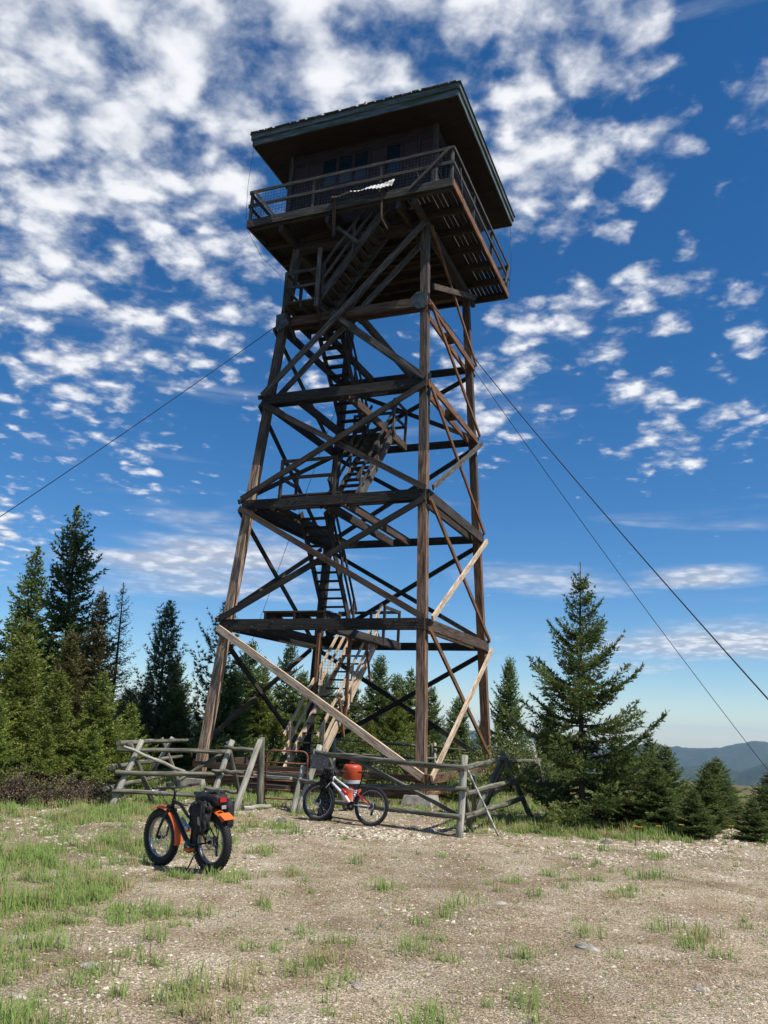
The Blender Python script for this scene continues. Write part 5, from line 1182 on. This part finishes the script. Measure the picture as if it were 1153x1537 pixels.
p2 = v3(bx + d[:, 0] * bl * lean, by + d[:, 1] * bl * lean, bz + bl * (1 - .42 * lean))
Vg = np.stack([p0a, p0b, p1a, p1b, p2], 1).reshape(-1, 3); k = np.arange(n)[:, None] * 5
Fg = np.concatenate([k + [[0, 1, 3]], k + [[0, 3, 2]], k + [[2, 3, 4]]])
dry = rng.random(len(tx)) < .22; tg = np.where(dry[idx], rng.uniform(0, .3, n), rng.uniform(.45, 1, n)); tint = np.repeat(np.clip(tg, 0, 1), 5)
g = npmesh('grass', Vg, Fg, M['grass'], tint=tint); tag(g, 'fresh green grass tufts thick on the left and thin over the gravel', 'grass', kind='stuff')
# straw litter
n = 60000; bx, by = frustum(n, 3.8, 22, rng); km = rng.random(n) < (.25 + .75 * sstep(fbm(bx * .9, by * .9, 3, 55), .38, .6)); bx, by = bx[km], by[km]; n = len(bx)
az = rng.uniform(0, 6.28, n); L_ = rng.uniform(.025, .09, n); w = (.0016 + .00022 * by); z = height(bx, by) + rng.uniform(.003, .02, n); rise = rng.uniform(-.1, .5, n) ** 2 * 1.2
a = v3(bx - np.sin(az) * w, by + np.cos(az) * w, z); b_ = v3(bx + np.sin(az) * w, by - np.cos(az) * w, z); c = v3(bx + np.cos(az) * L_, by + np.sin(az) * L_, z + L_ * rise)
g = npmesh('dry_grass', np.stack([a, b_, c], 1).reshape(-1, 3), np.arange(3 * n).reshape(-1, 3), M['straw'], tint=np.repeat(np.clip(rng.normal(.5, .25, n), 0, 1), 3)); tag(g, 'scattered dry straw and needles lying on the gravel', 'dry grass', kind='stuff')
# gravel: many small faceted stones, one mesh
def stones(n, x, y, size, rng, flat=.5):
    base = np.array([[1, 0, 0], [.3, .9, .1], [-.8, .55, 0], [-.75, -.6, .05], [.35, -.9, 0], [.1, .05, 1], [.5, .35, .75], [-.35, .2, .8], [-.1, -.45, .78]], float)
    tri = np.array([[0, 1, 6], [1, 7, 6], [1, 2, 7], [2, 3, 7], [3, 8, 7], [3, 4, 8], [4, 0, 8], [0, 6, 8], [6, 5, 8], [6, 7, 5], [7, 8, 5]])
    V_ = base[None] * (1 + rng.normal(0, .16, (n, 9, 3))); az = rng.uniform(0, 6.28, n); ca, sa = np.cos(az), np.sin(az)
    sx, sy, sz = size * rng.uniform(.7, 1.3, n), size * rng.uniform(.5, 1.0, n), size * flat * rng.uniform(.5, 1.1, n)
    vx, vy, vz = V_[..., 0] * sx[:, None], V_[..., 1] * sy[:, None], V_[..., 2] * sz[:, None]
    tilt = rng.normal(0, .25, (n, 1)); vz = vz + vx * tilt
    X_ = vx * ca[:, None] - vy * sa[:, None] + x[:, None]; Y_ = vx * sa[:, None] + vy * ca[:, None] + y[:, None]; Z_ = vz + (height(x, y) - size * .12)[:, None]
    return np.stack([X_, Y_, Z_], -1).reshape(-1, 3), (tri[None] + np.arange(n)[:, None, None] * 9).reshape(-1, 3)
n = 120000; gx, gy = frustum(n, 3.8, 21, rng); km = rng.random(n) > dens_green(gx, gy) * 1.3 - .1; gx, gy = gx[km], gy[km]
pk = sstep(fbm(gx * .7 + 3, gy * .7, 3, 66), .33, .55); km = rng.random(len(gx)) < .25 + .75 * pk; gx, gy = gx[km], gy[km]; n = len(gx)
sz = (.0055 + .017 * rng.random(n) ** 6) * (1 + gy * .035) * (.8 + .75 * sstep(fbm(gx * .5 + 9, gy * .5, 3, 91), .42, .62) + .6 * sstep(gy, 13.5, 16))
Vs_, Fs_ = stones(n, gx, gy, sz, rng); g = npmesh('gravel', Vs_, Fs_, M['gravel'], tint=np.repeat(np.where(rng.random(n) < .07, 0, np.clip(rng.normal(.52, .27, n), 0, 1)), 9)); tag(g, 'loose pale broken stone scattered over the clearing', 'gravel', kind='stuff')
RK = [(-2.17, 7.23, .075, 'flat pale rock in the grass at lower left', 'stone'), (-3.0, 7.9, .07, 'pale rock pair by the left edge of the clearing', 'stone'), (2.06, 8.44, .09, 'flat brown topped rock on the right of the gravel', 'stone'), (-.05, 7.0, .05, 'small pale rock near the dark pebble, centre of the gravel', 'stone'),
      (-1.75, 12.9, .09, 'pale angular stone behind the fat tyre bike', 'stone'), (1.15, 16.55, .11, 'rock under the lowest rail near the right buck', 'stone'), (.85, 16.9, .09, 'rock beside the lowest rail right of the mountain bike', 'stone_dark'), (-1.75, 17.3, .14, 'dark grey rock in front of the mountain bike front wheel', 'stone_dark'),
      (1.5, 10.2, .07, 'buff rock right of centre on the gravel', 'stone'), (-1.45, 6.6, .045, 'white stone near the dry stalks in the lower left', 'stone'), (4.3, 16.0, .13, 'dark rock in the shade under the big spruce', 'stone_dark'), (2.7, 7.3, .06, 'flat grey rock at the lower right', 'stone'),
      (.15, 8.9, .035, 'dark brown cone like stone in mid gravel', 'stone_dark'), (-.75, 8.6, .035, 'dark brown stone left of the mid gravel one', 'stone_dark'), (.85, 6.1, .06, 'dark edged flat stone low in the middle', 'stone'), (-2.4, 6.4, .05, 'pale pebble half in the grass', 'stone')]
for i, (x, y, s, lb, mt_) in enumerate(RK):
    rr = np.random.default_rng(300 + i); n_ = 12; mb = MB(); vs = []; rings = 5
    for a in range(rings):
        ph = math.pi * .5 * a / (rings - 1)
        for j in range(n_):
            q = 2 * math.pi * j / n_; rad_ = s * math.cos(ph) * (1 + .22 * math.sin(q * 2 + i) + rr.normal(0, .07)); vs.append((rad_ * math.cos(q) * 1.3, rad_ * math.sin(q) * .85, s * .62 * math.sin(ph) * (1 + rr.normal(0, .08)) - s * .12))
    fs = [(a * n_ + j, a * n_ + (j + 1) % n_, (a + 1) * n_ + (j + 1) % n_, (a + 1) * n_ + j) for a in range(rings - 1) for j in range(n_)]
    mb._add(vs, fs, [[(0, 0)] * 4] * len(fs)); o = mb.build('rock', M[mt_]); o.location = (x, y, H1(x, y)); o.rotation_euler.z = rr.uniform(0, 3); tag(o, lb, 'rock', 'loose rocks on the clearing')
# yellow flowers under the spruce
for i, (x, y) in enumerate([(5.0, 16.3), (5.25, 16.0), (5.6, 15.8), (7.0, 17.0), (4.75, 15.75)]):
    t = thing('yellow_flower', (x, y, H1(x, y)), ['yellow daisy nearest the trunk of the big spruce', 'yellow daisy second from the spruce trunk', 'yellow daisy third from the spruce trunk', 'yellow daisies by the low firs at the right', 'yellow daisy low at the edge of the spruce shade'][i], 'flower', 'yellow daisies by the big spruce')
    hgt_ = .28 + .06 * (i % 3); MB().tube([(0, 0, 0), (.01, 0, hgt_)], .005, 4).build('stem', M['shrub'], t)
    mb = MB(); mb.lathe([(.001, .008), (.014, .006), (.016, -.004)], c=(.01, 0, hgt_), n=8); mb.build('flower_centre', M['brown_wood'], t)
    for k in range(9):
        a = 2 * math.pi * k / 9; c = P(.01, 0, hgt_); d_ = P(math.cos(a), math.sin(a), .15); mb = MB(); mb.beam(c + d_ * .014, c + d_ * .045, .016, .003); mb.build('petal', M['flower_yellow'], t)

# ------------------------------------------------------------------ air
hz = MB(); hz.beam((-15600, 0, -229), (15600, 0, -229), 31200, 0.1)
me = bpy.data.meshes.new('haze'); zmin = float(Z.min()) - 2; zmax = max(40.0, float(Z.max()) + 6); q = 15600
vs = [(i * q, j * q, k) for k in (zmin, zmax) for i, j in ((-1, -1), (1, -1), (1, 1), (-1, 1))]
me.from_pydata(vs, [], [(3, 2, 1, 0), (4, 5, 6, 7), (0, 1, 5, 4), (1, 2, 6, 5), (2, 3, 7, 6), (3, 0, 4, 7)])
mt = bpy.data.materials.new('haze_air'); mt.use_nodes = True; nt = mt.node_tree; nt.nodes.clear()
pv = nt.nodes.new('ShaderNodeVolumePrincipled'); pv.inputs['Color'].default_value = (.50, .72, 1, 1); pv.inputs['Density'].default_value = .00004; pv.inputs['Anisotropy'].default_value = 0.0
mo = nt.nodes.new('ShaderNodeOutputMaterial'); nt.links.new(pv.outputs[0], mo.inputs['Volume'])
me.materials.append(mt); ho = bpy.data.objects.new('haze', me); COL.objects.link(ho); tag(ho, 'thin blue summer haze over the valleys', kind='stuff')
